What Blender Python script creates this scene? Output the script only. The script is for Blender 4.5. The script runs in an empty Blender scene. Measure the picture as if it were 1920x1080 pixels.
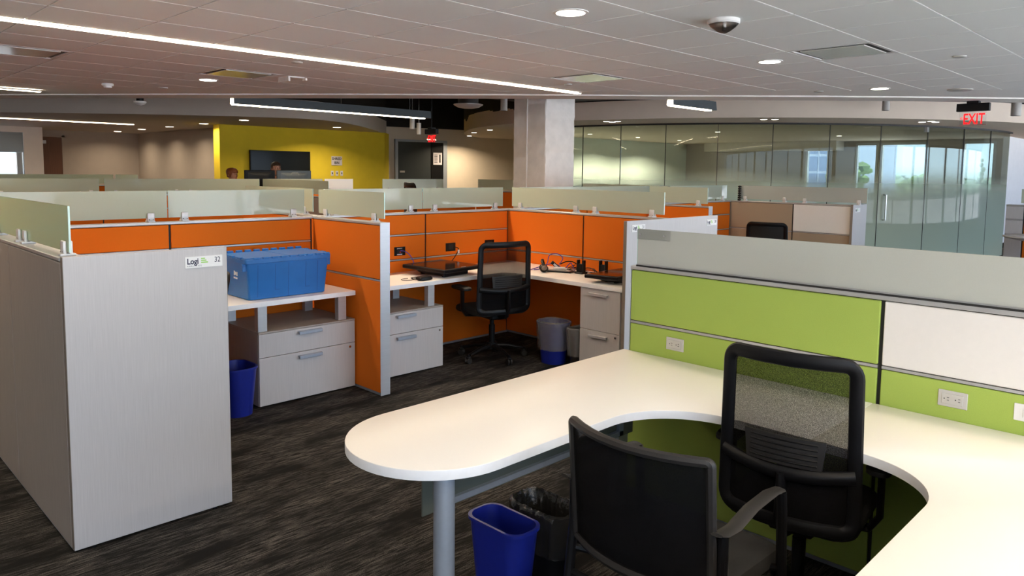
import bpy, bmesh, math, random
from mathutils import Vector, Matrix
random.seed(7)
PI = math.pi
S = bpy.context.scene
COL = S.collection

# ------------------------------------------------------------------ camera, world, exposure
YAW, PITCH, ROLL = math.radians(44.882), math.radians(5.111), math.radians(0.676)
F_PX, CY_PX, CAM_H = 1384.6, 444.9, 1.65
fw = Vector((math.cos(YAW)*math.cos(PITCH), math.sin(YAW)*math.cos(PITCH), -math.sin(PITCH)))
rt = fw.cross(Vector((0, 0, 1))).normalized()
up = rt.cross(fw)
cr, sr = math.cos(ROLL), math.sin(ROLL)
rt2, up2 = rt*cr + up*sr, up*cr - rt*sr
cam_d = bpy.data.cameras.new('camera')
cam = bpy.data.objects.new('camera', cam_d)
COL.objects.link(cam)
cam.matrix_world = Matrix((
    (rt2.x, up2.x, -fw.x, 0), (rt2.y, up2.y, -fw.y, 0), (rt2.z, up2.z, -fw.z, CAM_H), (0, 0, 0, 1)))
cam_d.sensor_width = 36
cam_d.lens = 36*F_PX/1920
cam_d.shift_y = (CY_PX-540)/1920
cam_d.clip_end = 2000
S.camera = cam

S.view_settings.view_transform = 'Standard'
S.view_settings.look = 'None'
S.view_settings.gamma = 1
S.view_settings.use_curve_mapping = False
S.view_settings.exposure = 0.38

SKY_STRENGTH = 4.6
LAMP_WARM = (1.0, 0.80, 0.56)
LAMP_FRONT = (1.0, 0.80, 0.56)
DOWN_W = 5.6
LINE_W_PER_M = 10.0

world = bpy.data.worlds.new('sky')
S.world = world
world.use_nodes = True
wn = world.node_tree
wn.nodes.clear()
w_out = wn.nodes.new('ShaderNodeOutputWorld')
w_bg = wn.nodes.new('ShaderNodeBackground')
w_tc = wn.nodes.new('ShaderNodeTexCoord')
w_sep = wn.nodes.new('ShaderNodeSeparateXYZ')
w_ramp = wn.nodes.new('ShaderNodeValToRGB')
w_map = wn.nodes.new('ShaderNodeMapRange')
w_map.inputs['From Min'].default_value = -0.25
w_map.inputs['From Max'].default_value = 0.6
wn.links.new(w_tc.outputs['Generated'], w_sep.inputs[0])
wn.links.new(w_sep.outputs['Z'], w_map.inputs['Value'])
wn.links.new(w_map.outputs[0], w_ramp.inputs[0])
wn.links.new(w_ramp.outputs[0], w_bg.inputs['Color'])
wn.links.new(w_bg.outputs[0], w_out.inputs[0])
cr_ = w_ramp.color_ramp
cr_.elements[0].position = 0.0
cr_.elements[0].color = (0.20, 0.25, 0.26, 1)
cr_.elements[1].position = 1.0
cr_.elements[1].color = (0.48, 0.66, 1.0, 1)
e = cr_.elements.new(0.28); e.color = (0.34, 0.42, 0.44, 1)
e = cr_.elements.new(0.31); e.color = (0.58, 0.77, 1.0, 1)
w_bg.inputs['Strength'].default_value = SKY_STRENGTH

sun_d = bpy.data.lights.new('sun', 'SUN'); sun_d.energy = 26.0; sun_d.angle = math.radians(4); sun_d.color = (1.0, 0.99, 0.97)
sun = bpy.data.objects.new('sun', sun_d); COL.objects.link(sun)
sun.rotation_euler = (math.radians(-28), 0, math.radians(12))   # high, from behind the building
S.cycles.use_denoising = True
S.cycles.max_bounces = 10
S.cycles.diffuse_bounces = 6
S.cycles.glossy_bounces = 4
S.cycles.transparent_max_bounces = 16
S.cycles.sample_clamp_indirect = 6.0
S.cycles.caustics_reflective = False
S.cycles.caustics_refractive = False

# ------------------------------------------------------------------ materials (all node based)
MATS = {}
def new_mat(name):
    m = bpy.data.materials.new(name)
    m.use_nodes = True
    MATS[name] = m
    nt = m.node_tree
    b = nt.nodes.get('Principled BSDF')
    return m, nt, b

def pmat(name, col, rough=0.5, metal=0.0, var=0.06, scale=(40, 40, 40), bump=0.0, bscale=None, spec=0.5, detail=3.0, coat=0.0):
    m, nt, b = new_mat(name)
    tc = nt.nodes.new('ShaderNodeTexCoord')
    mp = nt.nodes.new('ShaderNodeMapping')
    mp.inputs['Scale'].default_value = scale
    nz = nt.nodes.new('ShaderNodeTexNoise')
    nz.inputs['Scale'].default_value = 1.0
    nz.inputs['Detail'].default_value = detail
    nt.links.new(tc.outputs['Object'], mp.inputs[0])
    nt.links.new(mp.outputs[0], nz.inputs['Vector'])
    rp = nt.nodes.new('ShaderNodeValToRGB')
    rp.color_ramp.elements[0].position = 0.3
    rp.color_ramp.elements[1].position = 0.7
    rp.color_ramp.elements[0].color = tuple(max(0, c*(1-var)) for c in col)+(1,)
    rp.color_ramp.elements[1].color = tuple(min(1, c*(1+var)) for c in col)+(1,)
    nt.links.new(nz.outputs['Fac'], rp.inputs[0])
    nt.links.new(rp.outputs[0], b.inputs['Base Color'])
    b.inputs['Roughness'].default_value = rough
    b.inputs['Metallic'].default_value = metal
    b.inputs['Specular IOR Level'].default_value = spec
    b.inputs['Coat Weight'].default_value = coat
    if bump > 0:
        bp = nt.nodes.new('ShaderNodeBump')
        bp.inputs['Strength'].default_value = bump
        bp.inputs['Distance'].default_value = 0.002
        if bscale:
            mp2 = nt.nodes.new('ShaderNodeMapping')
            mp2.inputs['Scale'].default_value = bscale
            nz2 = nt.nodes.new('ShaderNodeTexNoise')
            nz2.inputs['Scale'].default_value = 1.0
            nt.links.new(tc.outputs['Object'], mp2.inputs[0])
            nt.links.new(mp2.outputs[0], nz2.inputs['Vector'])
            nt.links.new(nz2.outputs['Fac'], bp.inputs['Height'])
        else:
            nt.links.new(nz.outputs['Fac'], bp.inputs['Height'])
        nt.links.new(bp.outputs[0], b.inputs['Normal'])
    return m

def emat(name, col, strength):
    m, nt, b = new_mat(name)
    nt.nodes.remove(b)
    em = nt.nodes.new('ShaderNodeEmission')
    em.inputs['Color'].default_value = col+(1,)
    em.inputs['Strength'].default_value = strength
    nt.links.new(em.outputs[0], nt.nodes['Material Output'].inputs[0])
    m.cycles.emission_sampling = 'NONE'
    return m

pmat('laminate_grey', (0.49, 0.465, 0.46), 0.42, var=0.055, scale=(380, 380, 6), bump=0.05)
pmat('laminate_edge', (0.22, 0.18, 0.145), 0.5, var=0.06, scale=(60, 60, 60))
pmat('laminate_dark_shaded', (0.34, 0.295, 0.26), 0.45, var=0.10, scale=(260, 260, 5))  # shade mixed into the grey laminate's colour; elsewhere plain dark laminate
pmat('fabric_orange', (0.72, 0.155, 0.009), 0.85, var=0.08, scale=(500, 500, 500), bump=0.25, spec=0.2)
pmat('fabric_green', (0.35, 0.46, 0.095), 0.85, var=0.08, scale=(500, 500, 500), bump=0.25, spec=0.2)
pmat('fabric_beige', (0.36, 0.27, 0.19), 0.85, var=0.06, scale=(500, 500, 500), bump=0.2, spec=0.2)
pmat('markerboard', (0.80, 0.765, 0.73), 0.22, var=0.01)
pmat('metal_silver', (0.50, 0.50, 0.51), 0.38, metal=0.55, var=0.03, scale=(8, 8, 90))
pmat('metal_bluegrey', (0.36, 0.40, 0.46), 0.38, metal=0.45, var=0.03)
pmat('chrome', (0.75, 0.75, 0.76), 0.15, metal=1.0, var=0.02)
pmat('steel_brushed', (0.55, 0.55, 0.55), 0.3, metal=1.0, var=0.05, scale=(4, 4, 200))
pmat('core_black', (0.012, 0.012, 0.012), 0.7, var=0.1)
pmat('worktop_white', (0.90, 0.86, 0.81), 0.36, var=0.012, scale=(300, 300, 300))
pmat('worktop_edge', (0.78, 0.77, 0.77), 0.4, var=0.02)
pmat('plastic_black', (0.006, 0.006, 0.007), 0.38, var=0.1, scale=(200, 200, 200), spec=0.22)
pmat('plastic_black_gloss', (0.010, 0.009, 0.009), 0.12, var=0.05, spec=0.15)
pmat('plastic_charcoal', (0.022, 0.020, 0.019), 0.5, spec=0.3, var=0.1, scale=(300, 300, 300), bump=0.1)
pmat('seat_fabric', (0.012, 0.0115, 0.011), 0.9, var=0.25, scale=(500, 500, 500), bump=0.3)
pmat('plastic_blue', (0.008, 0.017, 0.22), 0.38, var=0.04)
pmat('tote_blue', (0.010, 0.135, 0.42), 0.40, var=0.05, scale=(12, 12, 12))
pmat('tote_groove', (0.008, 0.055, 0.20), 0.5, var=0.05)
pmat('plastic_white', (0.78, 0.76, 0.74), 0.4, var=0.02)
pmat('plastic_grey', (0.52, 0.50, 0.47), 0.4, var=0.02)
pmat('clamp_white', (0.70, 0.68, 0.67), 0.3, metal=0.15, var=0.02)
pmat('ceiling_tile', (0.93, 0.93, 0.90), 0.95, var=0.02, scale=(350, 350, 350), bump=0.12, spec=0.1)
pmat('ceiling_grid', (0.91, 0.905, 0.87), 0.7, var=0.02, spec=0.2)
pmat('drywall_white', (0.84, 0.80, 0.76), 0.9, var=0.02, scale=(6, 6, 6), spec=0.2)
pmat('drywall_taupe', (0.44, 0.385, 0.335), 0.9, var=0.02, scale=(6, 6, 6), spec=0.2)
pmat('drywall_daylit', (0.84, 0.86, 0.90), 0.9, var=0.02, scale=(6, 6, 6), spec=0.2)  # white drywall with the windows' blue daylight put into its colour
pmat('drywall_sage', (0.74, 0.76, 0.66), 0.9, var=0.02, scale=(6, 6, 6), spec=0.2)
pmat('drywall_beige', (0.70, 0.61, 0.49), 0.9, var=0.02, scale=(6, 6, 6), spec=0.2)
pmat('soffit_beige', (0.74, 0.63, 0.53), 0.9, var=0.02, scale=(4, 4, 4), spec=0.2)
pmat('soffit_grey', (0.56, 0.50, 0.44), 0.9, var=0.02, scale=(4, 4, 4), spec=0.2)
pmat('paint_yellow', (0.82, 0.62, 0.04), 0.8, var=0.03, scale=(5, 5, 5), spec=0.25)
pmat('plenum_black', (0.012, 0.011, 0.010), 0.85, var=0.25, scale=(3, 3, 3))
pmat('duct_dark', (0.03, 0.027, 0.025), 0.6, var=0.2, scale=(4, 4, 4))
pmat('concrete_white', (0.82, 0.78, 0.75), 0.85, var=0.06, scale=(7, 7, 7), bump=1.0, bscale=(35, 35, 35))
pmat('door_brown', (0.14, 0.055, 0.025), 0.5, var=0.15, scale=(60, 60, 3))
pmat('door_slate', (0.028, 0.036, 0.038), 0.45, var=0.05)
pmat('skin', (0.50, 0.25, 0.17), 0.55, var=0.06, scale=(30, 30, 30))
pmat('hair_brown', (0.045, 0.022, 0.012), 0.6, var=0.3, scale=(120, 120, 30), bump=0.4)
pmat('hair_auburn', (0.22, 0.06, 0.016), 0.55, var=0.35, scale=(120, 120, 30), bump=0.4)
pmat('cloth_grey', (0.12, 0.12, 0.13), 0.9, var=0.1)
pmat('cloth_navy', (0.03, 0.04, 0.08), 0.9, var=0.1)
pmat('paper_white', (0.72, 0.68, 0.70), 0.8, var=0.02)
pmat('ink_navy', (0.02, 0.018, 0.045), 0.6, var=0.05)
pmat('ink_grey', (0.20, 0.19, 0.22), 0.6, var=0.05)
pmat('ink_black', (0.01, 0.01, 0.01), 0.6, var=0.05)
pmat('ink_white', (0.75, 0.78, 0.80), 0.6, var=0.05)
pmat('logo_green', (0.33, 0.62, 0.13), 0.6, var=0.03)
pmat('cable_violet', (0.07, 0.045, 0.36), 0.45, var=0.05)
pmat('cable_white', (0.75, 0.74, 0.72), 0.45, var=0.05)
pmat('led_red', (0.5, 0.01, 0.01), 0.4, var=0.05)
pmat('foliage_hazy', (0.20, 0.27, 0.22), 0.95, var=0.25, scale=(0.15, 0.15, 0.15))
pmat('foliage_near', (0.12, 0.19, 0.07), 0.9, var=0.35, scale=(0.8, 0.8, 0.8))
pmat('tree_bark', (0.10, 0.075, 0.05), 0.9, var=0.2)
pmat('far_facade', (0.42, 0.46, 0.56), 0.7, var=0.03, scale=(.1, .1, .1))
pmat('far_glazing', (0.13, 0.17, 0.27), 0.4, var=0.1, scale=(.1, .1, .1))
pmat('ground_bounce', (0.56, 0.55, 0.53), 0.95, var=0.2, scale=(0.05, 0.05, 0.05))  # outside ground paled and warmed to throw light up onto the ceiling
pmat('floor_orange', (0.55, 0.20, 0.03), 0.8, var=0.1, scale=(30, 30, 30))
pmat('mirror_plate', (0.66, 0.65, 0.62), 0.12, metal=0.0, var=0.03)
pmat('vent_dark', (0.05, 0.045, 0.04), 0.6, var=0.1)
pmat('pendant_grey', (0.10, 0.115, 0.125), 0.4, metal=0.4, var=0.05)
emat('lamp_lens', (1.0, 0.90, 0.75), 9.0)
emat('line_lens', (1.0, 0.86, 0.64), 12.0).cycles.emission_sampling = 'AUTO'
emat('exit_red', (1.0, 0.012, 0.014), 1.7)

def carpet():
    m, nt, b = new_mat('carpet')
    tc = nt.nodes.new('ShaderNodeTexCoord')
    def noise(scale, detail=3.0, rough=0.55):
        mp = nt.nodes.new('ShaderNodeMapping'); mp.inputs['Scale'].default_value = scale
        nz = nt.nodes.new('ShaderNodeTexNoise'); nz.inputs['Scale'].default_value = 1.0
        nz.inputs['Detail'].default_value = detail; nz.inputs['Roughness'].default_value = rough
        nt.links.new(tc.outputs['Object'], mp.inputs[0]); nt.links.new(mp.outputs[0], nz.inputs['Vector'])
        return nz
    def math_(op, a, b_):
        n = nt.nodes.new('ShaderNodeMath'); n.operation = op
        for i, v in enumerate((a, b_)):
            if isinstance(v, (int, float)): n.inputs[i].default_value = v
            else: nt.links.new(v, n.inputs[i])
        return n.outputs[0]
    def ramp(v, p0, p1):
        r = nt.nodes.new('ShaderNodeMapRange'); nt.links.new(v, r.inputs['Value'])
        r.inputs['From Min'].default_value = p0; r.inputs['From Max'].default_value = p1
        return r.outputs[0]
    streak = noise((9, 95, 1), 6.0, 0.75)
    patch = noise((2.2, 7, 1), 3.0, 0.6)
    fine = noise((330, 420, 1), 2.0)
    v = math_('MULTIPLY', ramp(streak.outputs['Fac'], 0.44, 0.60), ramp(patch.outputs['Fac'], 0.37, 0.60))
    v = math_('MULTIPLY', v, ramp(fine.outputs['Fac'], 0.42, 0.60))
    mix = nt.nodes.new('ShaderNodeMix'); mix.data_type = 'RGBA'
    nt.links.new(v, mix.inputs['Factor'])
    mix.inputs['A'].default_value = (0.010, 0.0092, 0.0085, 1)
    mix.inputs['B'].default_value = (0.24, 0.215, 0.19, 1)
    nt.links.new(mix.outputs['Result'], b.inputs['Base Color'])
    b.inputs['Roughness'].default_value = 0.95
    b.inputs['Specular IOR Level'].default_value = 0.15
    bp = nt.nodes.new('ShaderNodeBump'); bp.inputs['Strength'].default_value = 0.5; bp.inputs['Distance'].default_value = 0.003
    nt.links.new(fine.outputs['Fac'], bp.inputs['Height']); nt.links.new(bp.outputs[0], b.inputs['Normal'])
carpet()

def frosted(name, col, trans=0.5, gloss=0.9, clear=0.0):
    """acid-etched glass: part diffuse, part translucent, thin polished face"""
    m, nt, b = new_mat(name)
    nt.nodes.remove(b)
    out = nt.nodes['Material Output']
    tc = nt.nodes.new('ShaderNodeTexCoord'); nz = nt.nodes.new('ShaderNodeTexNoise'); nz.inputs['Scale'].default_value = 300
    nt.links.new(tc.outputs['Object'], nz.inputs['Vector'])
    mixc = nt.nodes.new('ShaderNodeMix'); mixc.data_type = 'RGBA'
    nt.links.new(nz.outputs['Fac'], mixc.inputs['Factor'])
    mixc.inputs['A'].default_value = tuple(c*0.97 for c in col)+(1,); mixc.inputs['B'].default_value = tuple(min(1, c*1.03) for c in col)+(1,)
    d = nt.nodes.new('ShaderNodeBsdfDiffuse'); t = nt.nodes.new('ShaderNodeBsdfTranslucent')
    nt.links.new(mixc.outputs['Result'], d.inputs['Color']); nt.links.new(mixc.outputs['Result'], t.inputs['Color'])
    m1 = nt.nodes.new('ShaderNodeMixShader'); m1.inputs[0].default_value = trans
    nt.links.new(d.outputs[0], m1.inputs[1]); nt.links.new(t.outputs[0], m1.inputs[2])
    last = m1
    if clear > 0:
        tr = nt.nodes.new('ShaderNodeBsdfTransparent'); tr.inputs['Color'].default_value = (0.86, 0.92, 0.86, 1)
        m3 = nt.nodes.new('ShaderNodeMixShader'); m3.inputs[0].default_value = clear
        nt.links.new(last.outputs[0], m3.inputs[1]); nt.links.new(tr.outputs[0], m3.inputs[2]); last = m3
    g = nt.nodes.new('ShaderNodeBsdfGlossy'); g.inputs['Roughness'].default_value = 0.06
    fr = nt.nodes.new('ShaderNodeFresnel'); fr.inputs['IOR'].default_value = 1.45
    ml = nt.nodes.new('ShaderNodeMath'); ml.operation = 'MULTIPLY'; ml.inputs[1].default_value = gloss
    nt.links.new(fr.outputs[0], ml.inputs[0])
    m2 = nt.nodes.new('ShaderNodeMixShader')
    nt.links.new(ml.outputs[0], m2.inputs[0]); nt.links.new(last.outputs[0], m2.inputs[1]); nt.links.new(g.outputs[0], m2.inputs[2])
    nt.links.new(m2.outputs[0], out.inputs[0])
frosted('glass_frosted', (0.79, 0.84, 0.68), 0.45, 0.9, 0.06)
frosted('glass_frosted_green', (0.80, 0.94, 0.70), 0.6, 0.7, 0.06)
frosted('glass_frosted_grey', (0.76, 0.77, 0.71), 0.5, 0.8, 0.0)
frosted('glass_modesty', (0.20, 0.22, 0.19), 0.4, 0.8, 0.10)
pmat('glass_edge', (0.50, 0.68, 0.60), 0.2, var=0.02)

def clear_glass(name, tint, frost_top=None, frost_bottom=None, ior=1.45, gloss=1.0):
    m, nt, b = new_mat(name)
    nt.nodes.remove(b)
    out = nt.nodes['Material Output']
    tr = nt.nodes.new('ShaderNodeBsdfTransparent'); tr.inputs['Color'].default_value = tint+(1,)
    base = tr
    if frost_top is not None:
        geo = nt.nodes.new('ShaderNodeNewGeometry'); sp = nt.nodes.new('ShaderNodeSeparateXYZ')
        nt.links.new(geo.outputs['Position'], sp.inputs[0])
        mr = nt.nodes.new('ShaderNodeMapRange'); mr.interpolation_type = 'SMOOTHSTEP'
        mr.inputs['From Min'].default_value = frost_top; mr.inputs['From Max'].default_value = frost_bottom
        mr.inputs['To Min'].default_value = 0.0; mr.inputs['To Max'].default_value = 0.92
        nt.links.new(sp.outputs['Z'], mr.inputs['Value'])
        d = nt.nodes.new('ShaderNodeBsdfDiffuse'); d.inputs['Color'].default_value = (0.36, 0.41, 0.36, 1)
        t = nt.nodes.new('ShaderNodeBsdfTranslucent'); t.inputs['Color'].default_value = (0.55, 0.66, 0.66, 1)
        mm = nt.nodes.new('ShaderNodeMixShader'); mm.inputs[0].default_value = 0.6
        nt.links.new(d.outputs[0], mm.inputs[1]); nt.links.new(t.outputs[0], mm.inputs[2])
        m0 = nt.nodes.new('ShaderNodeMixShader')
        nt.links.new(mr.outputs[0], m0.inputs[0]); nt.links.new(tr.outputs[0], m0.inputs[1]); nt.links.new(mm.outputs[0], m0.inputs[2])
        base = m0
    g = nt.nodes.new('ShaderNodeBsdfGlossy'); g.inputs['Roughness'].default_value = 0.0
    nz = nt.nodes.new('ShaderNodeTexNoise'); nz.inputs['Scale'].default_value = 0.8
    fr = nt.nodes.new('ShaderNodeFresnel'); fr.inputs['IOR'].default_value = ior
    ml = nt.nodes.new('ShaderNodeMath'); ml.operation = 'MULTIPLY'; ml.inputs[1].default_value = gloss
    nt.links.new(fr.outputs[0], ml.inputs[0])
    m2 = nt.nodes.new('ShaderNodeMixShader')
    nt.links.new(ml.outputs[0], m2.inputs[0]); nt.links.new(base.outputs[0], m2.inputs[1]); nt.links.new(g.outputs[0], m2.inputs[2])
    nt.links.new(m2.outputs[0], out.inputs[0])
clear_glass('glass_conference', (0.72, 0.76, 0.71), 1.75, 1.15, 1.5, 0.35)
clear_glass('glass_clear', (0.66, 0.68, 0.68), gloss=0.0)
clear_glass('glass_dome', (0.93, 0.90, 0.86))
clear_glass('acrylic_clear', (0.95, 0.95, 0.95), gloss=0.5)

def netting(name, col, open_=0.42, scale=900):
    m, nt, b = new_mat(name)
    out = nt.nodes['Material Output']
    tc = nt.nodes.new('ShaderNodeTexCoord'); nz = nt.nodes.new('ShaderNodeTexNoise'); nz.inputs['Scale'].default_value = scale
    nz.inputs['Detail'].default_value = 1.0
    nt.links.new(tc.outputs['Object'], nz.inputs['Vector'])
    mr = nt.nodes.new('ShaderNodeMapRange')
    mr.inputs['From Min'].default_value = 0.38; mr.inputs['From Max'].default_value = 0.62
    mr.inputs['To Min'].default_value = max(0.0, open_-0.3); mr.inputs['To Max'].default_value = open_+0.3
    nt.links.new(nz.outputs['Fac'], mr.inputs['Value'])
    b.inputs['Base Color'].default_value = col+(1,)
    b.inputs['Roughness'].default_value = 0.9
    b.inputs['Specular IOR Level'].default_value = 0.05
    tr = nt.nodes.new('ShaderNodeBsdfTransparent')
    mx = nt.nodes.new('ShaderNodeMixShader')
    nt.links.new(mr.outputs[0], mx.inputs[0]); nt.links.new(b.outputs[0], mx.inputs[1]); nt.links.new(tr.outputs[0], mx.inputs[2])
    nt.links.new(mx.outputs[0], out.inputs[0])
netting('chair_mesh', (0.008, 0.0075, 0.007), 0.44)
netting('chair_mesh_dense', (0.006, 0.006, 0.007), 0.04)

def film(name, col, clear):
    m, nt, b = new_mat(name)
    out = nt.nodes['Material Output']
    tc = nt.nodes.new('ShaderNodeTexCoord'); nz = nt.nodes.new('ShaderNodeTexNoise'); nz.inputs['Scale'].default_value = 22
    nz.inputs['Detail'].default_value = 4.0
    nt.links.new(tc.outputs['Object'], nz.inputs['Vector'])
    bp = nt.nodes.new('ShaderNodeBump'); bp.inputs['Strength'].default_value = 0.9; bp.inputs['Distance'].default_value = 0.01
    nt.links.new(nz.outputs['Fac'], bp.inputs['Height']); nt.links.new(bp.outputs[0], b.inputs['Normal'])
    b.inputs['Base Color'].default_value = col+(1,); b.inputs['Roughness'].default_value = 0.16
    tr = nt.nodes.new('ShaderNodeBsdfTransparent'); mx = nt.nodes.new('ShaderNodeMixShader'); mx.inputs[0].default_value = clear
    nt.links.new(b.outputs[0], mx.inputs[1]); nt.links.new(tr.outputs[0], mx.inputs[2]); nt.links.new(mx.outputs[0], out.inputs[0])
film('bag_clear', (0.30, 0.29, 0.28), 0.55)
film('bag_black', (0.022, 0.021, 0.020), 0.08)

# ------------------------------------------------------------------ geometry helpers
class MB:
    """collects shapes; build() links them as ONE mesh object"""
    def __init__(s): s.v = []; s.f = []
    def add(s, vs, fs):
        o = len(s.v)
        s.v += [tuple(v) for v in vs]
        s.f += [tuple(i+o for i in f) for f in fs]
        return s
    def box(s, x0, x1, y0, y1, z0, z1, bev=0.0, rot=None, at=None, seg=1):
        x0, x1 = min(x0, x1), max(x0, x1); y0, y1 = min(y0, y1), max(y0, y1); z0, z1 = min(z0, z1), max(z0, z1)
        vs = [(x0, y0, z0), (x1, y0, z0), (x1, y1, z0), (x0, y1, z0), (x0, y0, z1), (x1, y0, z1), (x1, y1, z1), (x0, y1, z1)]
        fs = [(0, 3, 2, 1), (4, 5, 6, 7), (0, 1, 5, 4), (1, 2, 6, 5), (2, 3, 7, 6), (3, 0, 4, 7)]
        if bev > 0:
            bm = bmesh.new()
            bv = [bm.verts.new(v) for v in vs]
            for f in fs: bm.faces.new([bv[i] for i in f])
            bmesh.ops.bevel(bm, geom=list(bm.edges), offset=bev, segments=seg, profile=0.5, affect='EDGES')
            bm.verts.index_update()
            vs = [v.co[:] for v in bm.verts]; fs = [tuple(v.index for v in f.verts) for f in bm.faces]
            bm.free()
        if rot is not None:
            a = Vector(at if at else (0, 0, 0))
            vs = [tuple(rot @ (Vector(v)-a) + a) for v in vs]
        return s.add(vs, fs)
    def loft(s, rings, cap0=True, cap1=True, closed=True):
        n = len(rings[0]); vs = [p for r in rings for p in r]; fs = []
        for i in range(len(rings)-1):
            for j in range(n if closed else n-1):
                k = (j+1) % n
                fs.append((i*n+j, i*n+k, (i+1)*n+k, (i+1)*n+j))
        if cap0: fs.append(tuple(range(n-1, -1, -1)))
        if cap1: fs.append(tuple((len(rings)-1)*n+j for j in range(n)))
        return s.add(vs, fs)
    def cyl(s, c, r, h, n=20, r2=None, axis='z'):
        r2 = r if r2 is None else r2
        R = []
        for hh, rr in ((0, r), (h, r2)):
            ring = []
            for i in range(n):
                a = 2*PI*i/n; u, v = rr*math.cos(a), rr*math.sin(a)
                if axis == 'z': ring.append((c[0]+u, c[1]+v, c[2]+hh))
                elif axis == 'x': ring.append((c[0]+hh, c[1]+u, c[2]+v))
                else: ring.append((c[0]+v, c[1]+hh, c[2]+u))
            R.append(ring)
        return s.loft(R)
    def lathe(s, prof, c=(0, 0, 0), n=24, cap0=True, cap1=True):
        R = [[(c[0]+r*math.cos(2*PI*i/n), c[1]+r*math.sin(2*PI*i/n), c[2]+z) for i in range(n)] for r, z in prof]
        return s.loft(R, cap0, cap1)
    def prism(s, poly, z0, z1):
        n = len(poly)
        area = sum(poly[i][0]*poly[(i+1) % n][1]-poly[(i+1) % n][0]*poly[i][1] for i in range(n))
        if area < 0: poly = poly[::-1]
        return s.loft([[(p[0], p[1], z0) for p in poly], [(p[0], p[1], z1) for p in poly]])
    def tube(s, pts, r, n=8, closed=False, sq=(1.0, 1.0), ref=(0, 0, 1)):
        P = [Vector(p) for p in pts]; m = len(P); rings = []
        rr = r if isinstance(r, (list, tuple)) else [r]*m
        for i in range(m):
            a = P[(i-1) % m] if (closed or i > 0) else P[i]
            b = P[(i+1) % m] if (closed or i < m-1) else P[i]
            t = (b-a).normalized()
            rf = Vector(ref)
            if abs(t.dot(rf)) > 0.97: rf = Vector((0, 1, 0)) if abs(t.y) < 0.9 else Vector((1, 0, 0))
            u = t.cross(rf).normalized(); w = u.cross(t)
            rings.append([tuple(P[i]+u*(rr[i]*sq[0]*math.cos(2*PI*k/n))+w*(rr[i]*sq[1]*math.sin(2*PI*k/n))) for k in range(n)])
        if closed:
            rings.append(rings[0]); return s.loft(rings, False, False)
        return s.loft(rings)
    def sphere(s, c, rx, ry=None, rz=None, n=14, m=8):
        ry = rx if ry is None else ry; rz = rx if rz is None else rz
        R = []
        for j in range(m+1):
            ph = -PI/2+PI*j/m; q = max(0.02, math.cos(ph))
            R.append([(c[0]+rx*q*math.cos(2*PI*i/n), c[1]+ry*q*math.sin(2*PI*i/n), c[2]+rz*math.sin(ph)) for i in range(n)])
        return s.loft(R)
    def build(s, name, mat, parent=None, world=True, sharp=32):
        me = bpy.data.meshes.new(name)
        vs = s.v
        if parent is not None and world:
            o = parent_world(parent)
            vs = [(a-o[0], b-o[1], c-o[2]) for a, b, c in vs]
        me.from_pydata(vs, [], s.f)
        me.update()
        bm = bmesh.new(); bm.from_mesh(me)
        bmesh.ops.recalc_face_normals(bm, faces=bm.faces); bm.to_mesh(me); bm.free()
        me.polygons.foreach_set('use_smooth', [True]*len(me.polygons))
        me.set_sharp_from_angle(angle=math.radians(sharp))
        me.materials.append(MATS[mat])
        ob = bpy.data.objects.new(name, me)
        COL.objects.link(ob)
        if parent is not None: ob.parent = parent
        return ob

def parent_world(p):
    o = Vector(p.location)
    while p.parent is not None:
        p = p.parent; o += Vector(p.location)
    return o

def thing(name, label, cat, loc=(0, 0, 0), rotz=0.0, group=None):
    o = bpy.data.objects.new(name, None); COL.objects.link(o)
    o.empty_display_size = 0.1
    o.location = loc; o.rotation_euler = (0, 0, rotz)
    o['label'] = label; o['category'] = cat
    if group: o['group'] = group
    return o
def tag(o, label, cat, group=None):
    o['label'] = label; o['category'] = cat
    if group: o['group'] = group
    return o
def struct(o):
    o['kind'] = 'structure'; return o
def box(name, x0, x1, y0, y1, z0, z1, mat, parent=None, bev=0.0, world=True, seg=1):
    return MB().box(x0, x1, y0, y1, z0, z1, bev, seg=seg).build(name, mat, parent, world)
def copy_thing(root, loc, rotz, label=None, group=None, scale=None):
    r = root.copy(); COL.objects.link(r); r.location = loc; r.rotation_euler = (0, 0, rotz)
    if scale: r.scale = scale
    if label: r['label'] = label
    if group: r['group'] = group
    for ch in list(root.children):
        c = ch.copy(); COL.objects.link(c); c.parent = r
        for g in list(ch.children):
            d = g.copy(); COL.objects.link(d); d.parent = c
    return r
def rrect(hw, hd, r, n=5, cx=0.0, cy=0.0):
    r = min(r, hw*0.999, hd*0.999)
    out = []
    for qx, qy, a0 in ((1, 1, 0), (-1, 1, PI/2), (-1, -1, PI), (1, -1, 1.5*PI)):
        for i in range(n+1):
            a = a0+PI/2*i/n
            out.append((cx+qx*(hw-r)+r*math.cos(a), cy+qy*(hd-r)+r*math.sin(a)))
    return out
def text(name, s, size, mat, parent, M, world=True, align='LEFT', ext=0.0006, bold=0.0, sx=1.0, space=1.0):
    cu = bpy.data.curves.new(name, 'FONT'); cu.body = s; cu.size = size; cu.extrude = ext; cu.align_x = align
    cu.offset = bold; cu.space_character = space; cu.resolution_u = 3
    to = bpy.data.objects.new(name, cu); COL.objects.link(to)
    bpy.context.view_layer.update()
    me = bpy.data.meshes.new_from_object(to)
    bpy.data.objects.remove(to); bpy.data.curves.remove(cu)
    me.transform(Matrix.Diagonal((sx, 1, 1, 1)))
    me.transform(M)
    if parent is not None and world: me.transform(Matrix.Translation(-parent_world(parent)))
    me.materials.clear(); me.materials.append(MATS[mat])
    ob = bpy.data.objects.new(name, me); COL.objects.link(ob)
    if parent is not None: ob.parent = parent
    return ob
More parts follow.
